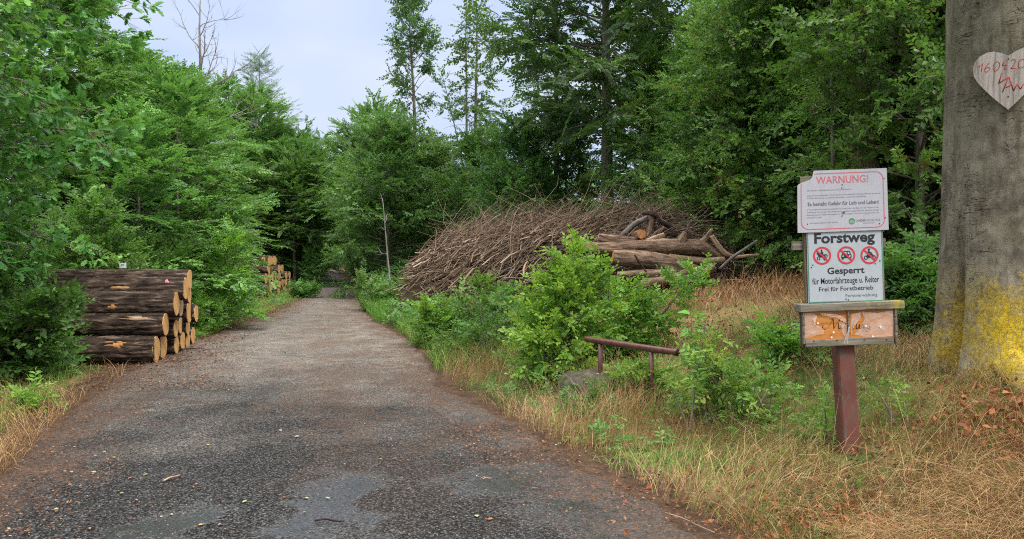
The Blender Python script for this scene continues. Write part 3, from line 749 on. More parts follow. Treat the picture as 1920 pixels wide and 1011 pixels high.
# the thick grey trunk behind the heap with its wide high crown
B3 = make_tree('forest_beech', 'tall thick grey beech with a wide dark crown, behind the brush heap', 'tree', None, 31, M['tree_bark'], M['beech_leaf'], 'beech',
          base(1140, 27), 0, H=14.5, tr=.26, cb=.36, Rr=4.1, prof=lambda t: .75 + .35 * math.sin(PI * min(1, t * .9 + .1)), nl=96, spacing=.42, sl=.66, el=(58, 0), limb_r=.30, sec=.55, droop=.18, lean=(-.25, 0), flat=.5, vert=.4, tint=(.15, .75), inner=.18, gaps=.04)
make_tree('forest_beech', 'thinner beech trunk with sparse crown left of the thick grey beech', 'tree', None, 32, M['tree_bark'], M['beech_leaf'], 'beech',
          base(1043, 31), 1, H=13.0, tr=.15, cb=.50, Rr=2.6, prof=lambda t: .8, nl=50, spacing=.42, sl=.62, el=(50, 0), droop=.2, flat=.4, vert=.25, tint=(.15, .6), inner=.3)
make_tree('tall_thin_tree', 'tall thin tree with an airy rounded top against the sky, left of the middle', 'tree', 'tall thin trees against the sky', 33, M['tree_bark'], M['beech_leaf'], 'loose',
          base(785, 42), 0, H=15.2, tr=.17, cb=.34, Rr=2.0, prof=lambda t: (.55 + .2 * math.sin(t * 15) if t < .58 else .95) * (1 if t < .86 else max(.3, 1 - (t - .86) * 5)), nl=76, spacing=.36, sl=.60, el=(72, 12), limb_r=.34, sec=.6, droop=.08, lean=(-.55, 0), flat=.7, vert=.6, tint=(.1, .6), gaps=.10, inner=.3, wob=.05)
make_tree('tall_thin_tree', 'tall thin tree with drooping ragged tiers and bare twigs on top', 'tree', 'tall thin trees against the sky', 34, M['tree_bark'], M['beech_leaf'], 'loose',
          base(888, 40), 0, H=13.6, tr=.17, cb=.30, Rr=2.3, prof=lambda t: (1.0 - .62 * t) * (1 + .2 * math.sin(t * 17)), nl=80, spacing=.38, sl=.60, el=(40, -8), droop=.34, lean=(.15, 0), flat=.6, vert=.3, tint=(.05, .55), gaps=.2, inner=.25, wob=.03)
make_tree('leaning_stem', 'thin leaning stem with few leaves between the two tall thin trees', 'tree', None, 35, M['tree_bark'], M['beech_leaf'], 'loose',
          base(895, 43), 0, H=11.5, tr=.09, cb=.45, Rr=1.0, prof=lambda t: .8, nl=20, spacing=.6, sl=.5, lean=(-2.0, 0), flat=.6, tint=(.1, .5), gaps=.4)

def bare_tree(name, label, seed, loc, H, tr, nl, Lm, el, bark, lean=(0, 0), cb=.4, depth=2, group=None):
    g = np.random.default_rng(seed); mb = MB(); n = 12; t = np.linspace(0, 1, n)
    P = np.stack([lean[0] * t ** 1.4 + np.cumsum(g.normal(size=n)) * .02 * H / 8, np.cumsum(g.normal(size=n)) * .02 * H / 8, t * H - .3 * (t == 0)], -1)
    mb.tube(P, tr * (1 - .9 * t) + .006, 8, wob=.08, seed=seed)
    def branch(p, d, L, r, lv):
        k = 7; Q = [p]; dd = d / np.linalg.norm(d)
        for i in range(k):
            dd = dd + g.normal(size=3) * .16 + np.array([0, 0, .06]); dd /= np.linalg.norm(dd); Q.append(Q[-1] + dd * L / k)
        mb.tube(Q, np.linspace(r, r * .25, k + 1), 5 if lv == 0 else 4, cap=False)
        if lv < depth:
            for j in range(5 if lv == 0 else 3):
                i = int(g.integers(2, k)); a = Q[i + 1] - Q[i]; a /= np.linalg.norm(a)
                branch(Q[i], a + g.normal(size=3) * .55, L * g.uniform(.35, .6), r * .45, lv + 1)
    for i in range(nl):
        s = cb + (1 - cb) * (i + g.random()) / nl; z = s * H
        p = np.array([np.interp(s, t, P[:, q]) for q in range(3)])
        az = i * 2.4 + g.normal() * .4; e = R(g.uniform(*el))
        branch(p, np.array([math.cos(az) * math.cos(e), math.sin(az) * math.cos(e), math.sin(e)]), Lm * g.uniform(.6, 1.1) * (1.15 - .6 * s), tr * .4 * (1.1 - s) + .006, 0)
    root = empty(name, loc, label, 'tree', group); mb.build('trunk', bark, root); return root
bare_tree('dead_tree', 'bare dead tree with forked grey branches above the hornbeams on the left', 41, base(382, 30), 11.4, .17, 14, 2.9, (40, 72), M['dead_bark'], cb=.5)
bare_tree('dead_tree', 'dead tree top of bare twigs sticking out over the drooping thin tree', 42, base(878, 40.4), 15.0, .10, 12, 1.6, (40, 70), M['dead_bark'], cb=.75)
bare_tree('dead_tree', 'thin bare snag against the sky just left of the second trunk', 43, base(992, 46), 9.2, .09, 6, 1.2, (20, 60), M['dead_bark'], cb=.6)
bare_tree('dead_tree', 'pale bare trunk pair with broken tops right of the thick beech crown', 44, base(1300, 33), 13.5, .16, 9, 2.2, (30, 65), M['dead_bark'], cb=.45)
bare_tree('dead_tree', 'thick pale trunk rising through the foliage left of the sign', 45, base(1412, 27), 14.0, .22, 6, 1.4, (10, 50), M['pale_bark'], cb=.7)
bare_tree('dead_tree', 'thin pale birch stem with one crooked low branch, at the right mouth of the track', 46, base(733, 25), 3.6, .035, 5, .9, (-30, 50), M['pale_bark'], lean=(-.25, 0), cb=.3, depth=1)
bare_tree('dead_tree', 'slim pale stem standing among the leaves just above the warning sign', 47, base(1572, 13.4), 5.2, .05, 5, .8, (30, 60), M['tree_bark'], cb=.4, depth=1)
# broken snag
mb = MB(); b0 = base(1618, 14); P = catmull([(0, 0, -.3), (.03, 0, 1.5), (-.04, .02, 3.2), (.05, 0, 4.6), (.08, 0, 5.0)], 5)
mb.tube(P, np.interp(P[:, 2], [0, 3, 4.7, 5.1], [.24, .20, .17, .06]), 12, wob=.25, ridges=.2, seed=4)
mb.tube(catmull([(.03, 0, 4.1), (.38, -.1, 4.5), (.6, -.1, 5.0)], 4), np.linspace(.06, .02, 9), 6)
mb.tube(catmull([(.0, 0, 4.4), (-.1, -.05, 5.0), (-.08, -.05, 5.3)], 4), np.linspace(.07, .01, 9), 6, wob=.3)
t = empty('broken_snag', b0, 'dark broken tree stump standing tall behind the sign, splintered at the top', 'tree'); mb.build('trunk', M['trunk_bark'], t)

# pale conifer top
make_tree('conifer', 'pale green conifer whose tip stands above the hornbeams on the left', 'tree', None, 51, M['tree_bark'], M['conifer_leaf'], 'needle',
          base(488, 54), 0, H=15.6, tr=.12, cb=.5, Rr=2.9, prof=lambda t: (1 - t) ** .8 + .1, nl=56, spacing=.40, sl=.75, el=(35, 5), droop=-.08, flat=.3, tint=(.3, .9), sub=False)

# the oak at the left edge: trunk outside the picture, branches reach into it
OAKX, OAKY = -8.9, 9.6
make_tree('oak_tree', 'dark green oak with lobed leaves filling the left edge of the picture', 'tree', None, 61, M['tree_bark'], M['oak_leaf'], 'oak',
          (OAKX, OAKY, float(terr(OAKX, OAKY))), 0, H=10.5, tr=.26, cb=.10, Rr=3.75, prof=lambda t: .86 + .2 * math.sin(PI * t) - (.5 * max(0, t - .75)), nl=150, spacing=.22, sl=.31, el=(48, -6), limb_r=.22, sec=.45,
          droop=.16, flat=.45, vert=.3, tint=(.2, .95), inner=.34, ext=lambda az: 1.0 if math.cos(az + .35) > -.3 else .6)
# ------------------------------------------------------------------ felled logs beside the track
def log_thing(name, label, group, p_end, axis, length, r, seed, cat='log', grey=0.0, tilt=0.0, wob=.07, sides=64, segs=60, ridge=.17):
    """a cut log: p_end is the centre of the cut face that shows, axis points from it into the log"""
    ax = np.asarray(axis, float); ax = ax / np.linalg.norm(ax)
    t = empty(name, p_end, label, cat, group)
    s = np.linspace(0, 1, segs); g = np.random.default_rng(seed)
    perp = np.cross(ax, [0, 0, 1.0]); perp /= np.linalg.norm(perp)
    P = ax[None] * (s * length)[:, None] + (g.normal() * .03 * np.sin(s * PI))[:, None] * perp
    mb = MB(); mb.tube(P, r * .95 * (1 + .04 * s), sides, wob=wob, ridges=ridge, seed=seed, cap=True)
    mb.build('bark', M['oak_bark'], t)
    # sawn faces, a few millimetres proud of the bark tube's ends
    for off, sg in ((-.004, -1), (length + .004, 1)):
        fb = MB(); th = np.arange(40) * 2 * PI / 40
        up = np.cross(perp, ax)
        rr = r * (1 + wob * .25 * np.cos(3 * th + seed) + .02 * np.sin(5 * th + seed)) * .955
        ring = np.cos(th)[:, None] * perp + np.sin(th)[:, None] * up
        lv = [0, .33, .66, 1.0]; V = []; U = []
        for q in lv[1:]:
            V.append(ax * off + ring * (rr * q)[:, None] + ax * (sg * .012 * (1 - q) * 0)); U.append(np.stack([0 * th, np.cos(th) * rr * q + .01 * seed % .05, np.sin(th) * rr * q], -1))
        V = np.concatenate([[ax * off], *V]); U = np.concatenate([[np.zeros(3)], *U])
        F3 = np.array([(0, 1 + i, 1 + (i + 1) % 40) for i in range(40)])
        F4 = np.array([(1 + k * 40 + i, 41 + k * 40 + i, 41 + k * 40 + (i + 1) % 40, 1 + k * 40 + (i + 1) % 40) for k in (0, 1) for i in range(40)])
        # a thin rim so the disc is a slab and not a sheet
        n = len(V); rim = V[81:121] - ax * sg * .012
        V = np.concatenate([V, rim]); U = np.concatenate([U, U[81:121]])
        FR = np.array([(81 + i, n + i, n + (i + 1) % 40, 81 + (i + 1) % 40) for i in range(40)])
        fb.add(V, [F3, F4, FR], grey, U); fb.build('cut_end', M['cut_wood'], t, smooth=False)
    return t

A = np.array([-math.cos(R(9)), -math.sin(R(9)), 0])      # from the showing face into the log
near = [ # px, py, d, r, grey, label
 (293, 655, 12.30, .21, 0, 'frontmost log on the ground in the near stack, long rough bark towards the track'),
 (306, 648, 12.74, .225, 0, 'ground log right behind the frontmost one, its broad pale end fully showing'),
 (331, 647, 13.42, .155, 0, 'ground log in the middle of the near stack with a small round end'),
 (343, 640, 13.86, .165, 0, 'ground log with a narrow end, to the right of the small round end'),
 (352, 640, 14.50, .16, .4, 'low dim log near the far foot of the near stack'),
 (362, 629, 15.05, .17, 0, 'farthest log on the ground in the near stack'),
 (311, 608, 12.52, .185, 0, 'front log of the second layer, peeled pale streak on its upper side'),
 (330, 616, 13.20, .15, 0, 'second layer log whose tapered end leans over the small round one'),
 (339, 611, 13.62, .145, 0, 'thin second layer log tucked beside the tapered end'),
 (352, 613, 14.35, .15, 0, 'second layer log above the dim low log'),
 (368, 588, 15.10, .165, 0, 'outermost log end on the right of the near stack'),
 (331, 569, 12.72, .20, 0, 'front log of the third layer with a round knot scar in its bark'),
 (339, 575, 13.12, .165, .8, 'third layer log with a greyish weathered end'),
 (355, 585, 14.05, .20, 0, 'big bright log end in the right half of the near stack'),
 (348, 541, 12.98, .185, 0, 'front log of the top layer with a pale oblong patch in its bark'),
 (356, 524, 13.42, .17, 0, 'uppermost log at the back of the near stack, carrying the white card'),
 (355, 554, 13.66, .14, 0, 'small log end wedged under the uppermost log'),
]
for i, (px, py, d, r, gr, lab) in enumerate(near):
    log_thing('log', lab, 'logs of the near stack', at(px, py, d), A + np.array([0, 0, .0]), 3.0, r, 100 + i, grey=gr)
# scars of bare wood on the bark, each fixed to its log
def scar(log_name_label, px, py, d, w_, h_, seed, m):
    par = [o for o in COL.objects if o.get('label') == log_name_label][0]
    g = np.random.default_rng(seed); o = np.array(par.location)
    n = 16; th = np.arange(n) * 2 * PI / n
    rr = 1 + .22 * g.normal(size=n)
    r = [q for q in near if q[5] == log_name_label][0][3]
    c = at(px, py, d) - o; u = np.dot(c, A); zc = c[2]
    V = []
    nrm = np.cross(A, [0, 0, 1.0]); nrm /= np.linalg.norm(nrm); nrm = nrm if nrm[1] < 0 else -nrm
    def onlog(uu, zz, lift):
        zz = np.clip(zz, -r * .97, r * .97); q = math.sqrt(r * r - zz * zz) + lift
        return A * uu + nrm * q + np.array([0, 0, zz])
    mb = MB(); V = [onlog(u, zc, .016)]; F = []
    for k in (.5, 1.0):
        for a, b in zip(th, rr): V.append(onlog(u + math.cos(a) * w_ * b * k, zc + math.sin(a) * h_ * b * k, .016 if k < 1 else .002))
    F3 = np.array([(0, 1 + i, 1 + (i + 1) % n) for i in range(n)]); F4 = np.array([(1 + i, 1 + n + i, 1 + n + (i + 1) % n, 1 + (i + 1) % n) for i in range(n)])
    U = np.array(V) * 1.0
    mb.add(V, [F3, F4], .3, U); mb.build('bare_patch', m, par)
scar(near[14][5], 220, 539, 12.6, .16, .035, 1, M['cut_wood'])
scar(near[11][5], 210, 577, 12.4, .07, .05, 2, M['orange_wood'])
scar(near[6][5], 255, 597, 12.3, .20, .035, 3, M['pale_wood'])
scar(near[0][5], 218, 645, 12.1, .18, .05, 4, M['orange_wood'])
scar(near[14][5], 312, 528, 12.8, .035, .03, 5, M['soft_red'])

# the white card on the stack
t = empty('tally_card', at(230, 502, 13.0), 'small white card standing on top of the near log stack', 'card')
mb = MB(); mb.box((0, 0, .035), (.12, .006, .085), bev=.002); mb.build('card', M['tally_white'], t, smooth=False)
mb = MB()
for q in (-.015, .002, .018): mb.box((q, -.0042, .045), (.008, .002, .028))
mb.build('print', M['sign_grey'], t, smooth=False)
mb = MB(); mb.box((0, .006, -.02), (.02, .006, .09)); mb.build('peg', M['board'], t, smooth=False)

# second stack further along the track
g = np.random.default_rng(77)
A2 = np.array([-1, .05, 0]); n2 = 0
p0 = np.array(base(499, 31.0)); p1 = np.array(base(546, 43.0))
rows = [(0, 9), (1, 8), (2, 8), (3, 6), (4, 5)]
lay = ['on the ground', 'in the second layer', 'in the third layer', 'in the fourth layer', 'in the top layer']
for k, n in rows:
    for j in range(n):
        f = (j + .5 * (k % 2)) / 9 * (1 if k < 4 else .75) + (.0 if k < 3 else .02)
        p = p0 + (p1 - p0) * f; r = g.uniform(.165, .205)
        p = p + np.array([g.normal() * .12, 0, .19 + k * .355 + g.normal() * .015])
        pos = ['nearest', 'second', 'third', 'fourth', 'fifth', 'sixth', 'seventh', 'eighth', 'ninth'][j]
        log_thing('log', f'orange cut log end {lay[k]} of the far stack, {pos} from the viewer', 'logs of the far stack', p, A2, 2.6, r, 300 + n2, sides=18, segs=10, grey=float(g.random() < .15) * .5)
        n2 += 1

# ------------------------------------------------------------------ brush heap
# footprint: an irregular mound right of the track, about 9 m long
HC = np.array([1.05, 19.8]); HA, HB = 5.0, 2.5; HROT = R(-38)
def heap(x, y):
    c, s = math.cos(HROT), math.sin(HROT); u = ((x - HC[0]) * c + (y - HC[1]) * s) / HA; v = (-(x - HC[0]) * s + (y - HC[1]) * c) / HB
    r2 = np.abs(u) ** 4.5 + np.abs(v) ** 2.1
    top = np.interp(x, [-3.4, -2.7, -1.5, 0, 1.5, 3.2, 4.4, 5.2], [1.3, 1.6, 2.1, 2.36, 2.40, 2.46, 2.25, 1.7])
    h = np.clip(top - terr(x, y), .2, 3) * np.clip(1 - r2, 0, 1) ** .58
    return h + .16 * vnoise(x * 1.5, y * 1.5, 21) * np.clip(1 - r2, 0, 1) ** .5
def heapz(x, y): return terr(x, y) + heap(x, y)
bm_ = MB()
xs = np.linspace(HC[0] - 5.6, HC[0] + 5.6, 90); ys = np.linspace(HC[1] - 5.2, HC[1] + 5.2, 90)
grid_mesh(xs, ys, lambda x, y: terr(x, y) + heap(x, y) * .90 - .12 + .05 * vnoise(x * 6, y * 6, 5), lambda x, y: .10 + .1 * vnoise(x * 9, y * 9, 6), bm_)  # inner mound tinted near black, painted depth shade between the twigs
g = np.random.default_rng(91)
def twig_batch(mb, n, zlift, Lr, rr, tint, azm, azs, up=0.0, region=None):
    k = 6
    done = 0
    while done < n:
        m = (n - done) * 2
        x = g.uniform(HC[0] - 5.2, HC[0] + 5.2, m); y = g.uniform(HC[1] - 4.4, HC[1] + 4.2, m)
        ok = (heap(x, y) > .25) & (x - XR(y) > 1.3)
        if region is not None: ok &= region(x, y)
        x, y = x[ok][:n - done], y[ok][:n - done]; m = len(x)
        if not m: continue
        az = azm - .45 + g.normal(size=m) * azs; Ln = g.uniform(*Lr, m); ra = g.uniform(*rr, m)
        s = np.linspace(-.5, .5, k)[None, :]
        cv = g.normal(size=m)[:, None] * .6
        px = x[:, None] + Ln[:, None] * (np.cos(az)[:, None] * s - np.sin(az)[:, None] * cv * s * s)
        py = y[:, None] + Ln[:, None] * (np.sin(az)[:, None] * s + np.cos(az)[:, None] * cv * s * s)
        px += np.cumsum(g.normal(size=(m, k)), 1) * .045; py += np.cumsum(g.normal(size=(m, k)), 1) * .045
        zc = heapz(x, y); zs = heapz(px, py)
        pz = .30 * zs + .70 * zc[:, None] + g.uniform(*zlift, m)[:, None] + (g.normal(size=m)[:, None] * .24 + up * g.uniform(.3, 1, m)[:, None]) * Ln[:, None] * (s + .5)
        pz += np.cumsum(g.normal(size=(m, k)), 1) * .035
        P = np.stack([px, py, pz], -1)
        T = np.gradient(P, axis=1); T /= np.linalg.norm(T, axis=2, keepdims=True)
        a = np.cross(T, np.array([0.1, .2, 1.0])); a /= np.linalg.norm(a, axis=2, keepdims=True) + 1e-9; b = np.cross(T, a)
        rad = ra[:, None] * np.linspace(1, .35, k)[None, :]
        th = np.arange(3) * 2 * PI / 3
        V = P[:, :, None, :] + rad[:, :, None, None] * (np.cos(th)[None, None, :, None] * a[:, :, None, :] + np.sin(th)[None, None, :, None] * b[:, :, None, :])
        i = np.arange(k - 1)[:, None] * 3; j = np.arange(3)[None, :]; j2 = (j + 1) % 3
        F = np.stack([i + j, i + j2, i + 3 + j2, i + 3 + j], -1).reshape(-1, 4)
        FF = (F[None] + (np.arange(m) * k * 3)[:, None, None]).reshape(-1, 4)
        tt = np.repeat(np.clip(g.normal(tint, .17, m), 0, 1), k * 3)
        mb.add(V.reshape(-1, 3), FF, tt); done += m
twig_batch(bm_, 11000, (-.12, .12), (.35, 1.3), (.004, .010), .52, 0.2, 1.5)
twig_batch(bm_, 2200, (-.05, .18), (.5, 1.8), (.006, .016), .66, 0.3, .95)
twig_batch(bm_, 800, (-.04, .18), (.4, 1.5), (.012, .030), .80, 0.4, .75)
twig_batch(bm_, 900, (.0, .1), (.7, 1.7), (.004, .009), .55, PI / 2, 1.2, up=.6, region=lambda x, y: heap(x, y) > 1.2)
tag(bm_.build('brushwood', M['twig'], None), kind='stuff', label='tangled heap of brown twigs beside the track', cat='brushwood')

def limb(name, label, pts, rad, d, seed, bark='trunk_bark', cut=None, group=None, sides=14, wob=.20, ridges=.22, cat='branch', ends=('cut_wood', None), sub=7, rest=False):
    """a felled trunk or branch along photo points; d a distance or one per point"""
    dd = np.broadcast_to(np.asarray(d, float), (len(pts),))
    W = np.array([at(p[0], p[1], q) for p, q in zip(pts, dd)])
    if rest:
        lim = np.array([heapz(q[0], q[1]) + .07 for q in W]); W[:, 2] = np.minimum(W[:, 2], lim)
    P = catmull(W, sub); rr = np.interp(np.linspace(0, 1, len(P)), np.linspace(0, 1, len(rad)), np.asarray(rad) / FPX * dd.mean())
    o = W[0]; t = empty(name, o, label, cat, group)
    mb = MB(); mb.tube(P - o, rr, sides, wob=wob, ridges=ridges, seed=seed); mb.build('bark', M[bark], t)
    for e, m in zip((0, -1), ends):
        if not m: continue
        ax = (P[0] - P[1]) if e == 0 else (P[-1] - P[-2]); ax /= np.linalg.norm(ax)
        pr = np.cross(ax, [0, 0, 1.0]); pr /= np.linalg.norm(pr); up = np.cross(pr, ax); th = np.arange(16) * 2 * PI / 16
        r = rr[e] * .96; c = P[e] - o + ax * .006
        ring = c + r * (np.cos(th)[:, None] * pr + np.sin(th)[:, None] * up)
        V = np.concatenate([[c], ring, ring - ax * .012]); U = np.concatenate([[np.zeros(3)], np.stack([0 * th, r * np.cos(th), r * np.sin(th)], -1), np.stack([0 * th, r * np.cos(th), r * np.sin(th)], -1)])
        fb = MB(); fb.add(V, [np.array([(0, 1 + i, 1 + (i + 1) % 16) for i in range(16)]), np.array([(1 + i, 17 + i, 17 + (i + 1) % 16, 1 + (i + 1) % 16) for i in range(16)])], 0.0, U)
        fb.build('cut_end', M[m], t, smooth=False)
    return t
TG = 'felled trunks at the right end of the brush heap'
DB = 15.6
limb('felled_trunk', 'longest felled trunk with knobbly right end lying across the top of the trunks', [(1062, 461), (1142, 467), (1208, 465), (1267, 463), (1312, 464), (1334, 473), (1365, 486)], [9, 13, 14, 15, 15, 11, 4], DB + .2, 1, group=TG, cat='tree trunk', sides=26)
limb('felled_trunk', 'dark thick trunk below the longest one, sawn brown face on its left end', [(1149, 483), (1200, 489), (1248, 494), (1300, 510), (1322, 524)], [12, 16, 17, 13, 8], DB - .15, 2, bark='trunk_bark', group=TG, cat='tree trunk', sides=26, ends=('orange_wood', None))
limb('felled_trunk', 'medium trunk under the dark thick one with an orange sawn end', [(1158, 519), (1210, 517), (1268, 515)], [7, 8, 8], DB - .5, 3, group=TG, cat='tree trunk', sides=18, ends=('orange_wood', None))
limb('felled_trunk', 'curved brown trunk lying lowest and bending up to the right', [(1188, 537), (1225, 530), (1258, 524), (1294, 506)], [7, 8, 7, 5], DB - .9, 4, bark='trunk_bark', group=TG, cat='tree trunk', sides=18, ends=('pale_wood', 'cut_wood'))
limb('felled_trunk', 'second low curved trunk right of the lowest one', [(1282, 528), (1312, 517), (1340, 502)], [8, 7, 6], DB - .8, 5, group=TG, cat='tree trunk', sides=18, ends=(None, 'pale_wood'))
limb('felled_trunk', 'straight bare pole of wood in the gap right of the dark thick trunk', [(1254, 482), (1316, 490), (1358, 487)], [6, 7, 6], DB + .1, 6, bark='pale_wood', group=TG, cat='tree trunk', ends=('cut_wood', 'cut_wood'))
limb('felled_trunk', 'upper trunk with a pale broken left end above the longest trunk', [(1122, 445), (1150, 450), (1216, 455)], [7, 9, 9], DB + .7, 7, group=TG, cat='tree trunk', ends=('pale_wood', None))
limb('felled_trunk', 'dark trunk low on the left with its end behind the bright shrub', [(1116, 537), (1150, 536), (1182, 538)], [9, 9, 9], DB - .7, 8, bark='oak_bark', group=TG, cat='tree trunk', ends=('orange_wood', None))
limb('felled_trunk', 'short thick trunk half hidden behind the tip of the bright shrub', [(1076, 487), (1108, 483), (1140, 486)], [8, 9, 8], DB + .3, 9, group=TG, cat='tree trunk', ends=('cut_wood', None))
limb('branch_stub', 'upright stub standing on the right part of the longest trunk', [(1272, 462), (1279, 448), (1285, 437)], [9, 8, 5], DB + .15, 10, group=None, sides=14, ends=(None, 'pale_wood'))
limb('broken_branch', 'forked stub pointing up at the right end of the longest trunk', [(1306, 462), (1322, 449), (1336, 432)], [8, 6, 5], DB + .2, 11, ends=(None, 'pale_wood'))
limb('broken_branch', 'bent bark strip dropping from the forked stub to the ground', [(1334, 442), (1345, 460), (1360, 476), (1380, 482)], [4, 5, 5, 2], DB + .1, 12, bark='pale_wood', ends=(None, None))
limb('broken_branch', 'smooth grey branch rising to the top of the upright black stub', [(1166, 441), (1188, 421), (1214, 408)], [4, 5, 5], DB + .9, 13, bark='dead_bark', ends=('pale_wood', None))
limb('stump', 'upright dark stub between the smooth grey branch and the black crooked one', [(1219, 452), (1219, 430), (1223, 402)], [9, 8, 6], DB + .9, 14, bark='trunk_bark', cat='stump', ends=(None, None))
limb('broken_branch', 'black crooked branch arching over the trunks from the upright stub', [(1205, 399), (1228, 402), (1238, 414), (1256, 424), (1268, 444)], [3, 5, 5, 5, 4], DB + .8, 15, bark='oak_bark', ends=(None, None))
limb('cut_block', 'short round block with a bright orange sawn face under the upright stub', [(1203, 439), (1190, 442)], [9, 9], [DB + .55, DB + .9], 16, cat='log', ends=('orange_wood', None))
limb('broken_branch', 'pale splintered branch lying in front of the upright stub', [(1212, 453), (1228, 447), (1245, 441)], [4, 5, 5], DB + .4, 17, bark='pale_wood', ends=(None, 'cut_wood'))
limb('broken_branch', 'dark slanting branch behind the pale splintered one', [(1222, 450), (1232, 438), (1246, 428)], [5, 5, 3], DB + .7, 18, ends=(None, None))
limb('thin_pole', 'long thin pole slanting up to the right from the end of the trunks', [(1350, 504), (1372, 484), (1395, 468), (1420, 451)], [2.5, 3, 2.5, 2], DB - .6, 19, bark='dead_bark', ends=(None, None), wob=.05)
limb('thin_pole', 'pale thin pole lying level right of the trunks', [(1370, 484), (1400, 480), (1424, 478)], [3, 3, 2], DB - .1, 20, bark='pale_wood', ends=(None, None), wob=.05)
limb('thin_pole', 'short dark twig leaning against the dark thick trunk', [(1190, 478), (1200, 494), (1212, 510)], [1.6, 1.8, 1.4], DB - .7, 21, bark='oak_bark', ends=(None, None))
# broken pieces over the left part of the heap
BG = 'broken branches in the brush heap'
def dep(px, py):
    """distance at which the photo ray meets the heap's surface"""
    for d in np.arange(15.5, 25, .1):
        p = at(px, py, d)
        if p[2] <= heapz(p[0], p[1]) + .06: return float(d)
    return float(np.interp(px, [740, 850, 1000, 1100], [22.6, 21.6, 20.0, 19.0]))
pieces = [
 ('short split branch with a pale top near the left crest of the heap', [(855, 427), (868, 426), (880, 428)], [3, 3.5, 3], 'pale_wood', 1.3),
 ('thick dark branch with a bleached end left of the crest', [(824, 452), (840, 447), (852, 449)], [6, 7, 5], 'dead_bark', .9),
 ('curved dark branch standing out above the bleached one', [(823, 455), (829, 443), (846, 439)], [2.5, 3, 3], 'trunk_bark', .9),
 ('dark log lying along the upper middle of the heap', [(884, 446), (905, 441), (926, 435)], [5, 6, 5], 'trunk_bark', 1.0),
 ('long pale pole running up to the right across the heap', [(868, 468), (895, 453), (930, 437), (965, 424)], [3, 3, 2.5, 2], 'pale_wood', .6),
 ('twin ended pale branch under the long pale pole', [(863, 475), (872, 462), (888, 462)], [3, 3.5, 2.5], 'dead_bark', .5),
 ('stout log with a blunt brown end in the middle of the heap', [(894, 484), (920, 477), (960, 464)], [6, 6, 4], 'trunk_bark', .2),
 ('dark log above the stout one, half sunk in twigs', [(933, 462), (952, 458), (975, 455)], [5, 6, 6], 'oak_bark', .5),
 ('orange barked log low on the left part of the heap', [(846, 508), (862, 502), (878, 499)], [6, 6, 5], 'trunk_bark', -.2),
 ('grey brown log left of the orange barked one', [(804, 514), (820, 511), (838, 508)], [4.5, 5, 4], 'trunk_bark', -.1),
 ('small pale log at the far left foot of the heap', [(757, 519), (766, 516), (776, 511)], [4, 4, 3], 'pale_wood', 0),
 ('low split piece lying under the grey brown log', [(783, 489), (795, 491), (806, 493)], [2.5, 3, 2], 'pale_wood', .1),
 ('whitish stick on the left shoulder of the heap', [(772, 470), (790, 468), (812, 460)], [1.6, 1.8, 1.4], 'dead_bark', .6),
 ('grey stick below the whitish one', [(790, 463), (805, 471), (822, 475)], [1.8, 2, 1.4], 'dead_bark', .4),
 ('pale chip of wood on top of the heap right of its middle', [(998, 417), (1004, 414), (1009, 411)], [2, 2.5, 1.5], 'pale_wood', 1.4),
 ('crooked dark branch sticking up from the crest', [(958, 424), (968, 408), (986, 401), (1002, 396)], [2.5, 2.5, 2, 1.2], 'trunk_bark', 1.6),
 ('thin branch with a hooked tip in front of the heap', [(982, 519), (982, 505), (986, 494), (990, 491)], [1.3, 1.4, 1.3, 1], 'pale_wood', -1.5),
 ('dark round log end in the shade under the heap', [(956, 545), (964, 543), (976, 545)], [8, 8, 8], 'oak_bark', -.9),
 ('dark limb along the middle of the heap behind the shrub tip', [(1000, 457), (1025, 456), (1048, 454)], [3.5, 4, 4], 'oak_bark', .3),
 ('brown pole at the lower front of the heap', [(864, 549), (878, 551), (890, 552)], [2.5, 3, 2.5], 'trunk_bark', -.9),
 ('long brown pole right of the middle, rising to the crest', [(1050, 449), (1075, 432), (1105, 420)], [2, 2.2, 1.5], 'pale_wood', .3),
 ('brown branch at the crest left of the thick beech', [(1060, 420), (1085, 424), (1120, 418)], [2.2, 2.5, 1.6], 'trunk_bark', 1.0),
]
for i, (lab, pts, rad, bk, dz) in enumerate(pieces):
    limb('broken_branch', lab, pts, np.array(rad) * 1.3, [dep(*p) + min(dz, 0) * .6 - .05 for p in pts], 200 + i, bark=bk, group=BG, sides=10, ends=('cut_wood', None), sub=5, rest='sticking up' not in lab and 'hooked' not in lab)
kinds = ['grey', 'brown', 'pale', 'dark']; hg = np.random.default_rng(303)
for i in range(26):
    px, py = hg.uniform(775, 1060), hg.uniform(425, 520)
    if py < np.interp(px, [760, 850, 950, 1060], [475, 437, 412, 405]) + 8: continue
    a = hg.normal() * .28 - .15; ln = hg.uniform(18, 46); q = int(hg.integers(0, 4)); r = hg.uniform(2.2, 5.2)
    pts = [(px + ln * s * math.cos(a), py + ln * s * math.sin(a) + hg.normal() * 1.2) for s in (0, .5, 1)]
    limb('broken_branch', 'short ' + kinds[q] + ' broken branch lying among the twigs of the brush heap', pts, [r, r * 1.05, r * .7], [dep(*p) - .06 for p in pts], 400 + i, bark=['dead_bark', 'trunk_bark', 'pale_wood', 'oak_bark'][q], group='short ' + kinds[q] + ' branches in the brush heap', sides=10, ends=('cut_wood', None), sub=5, rest=True)
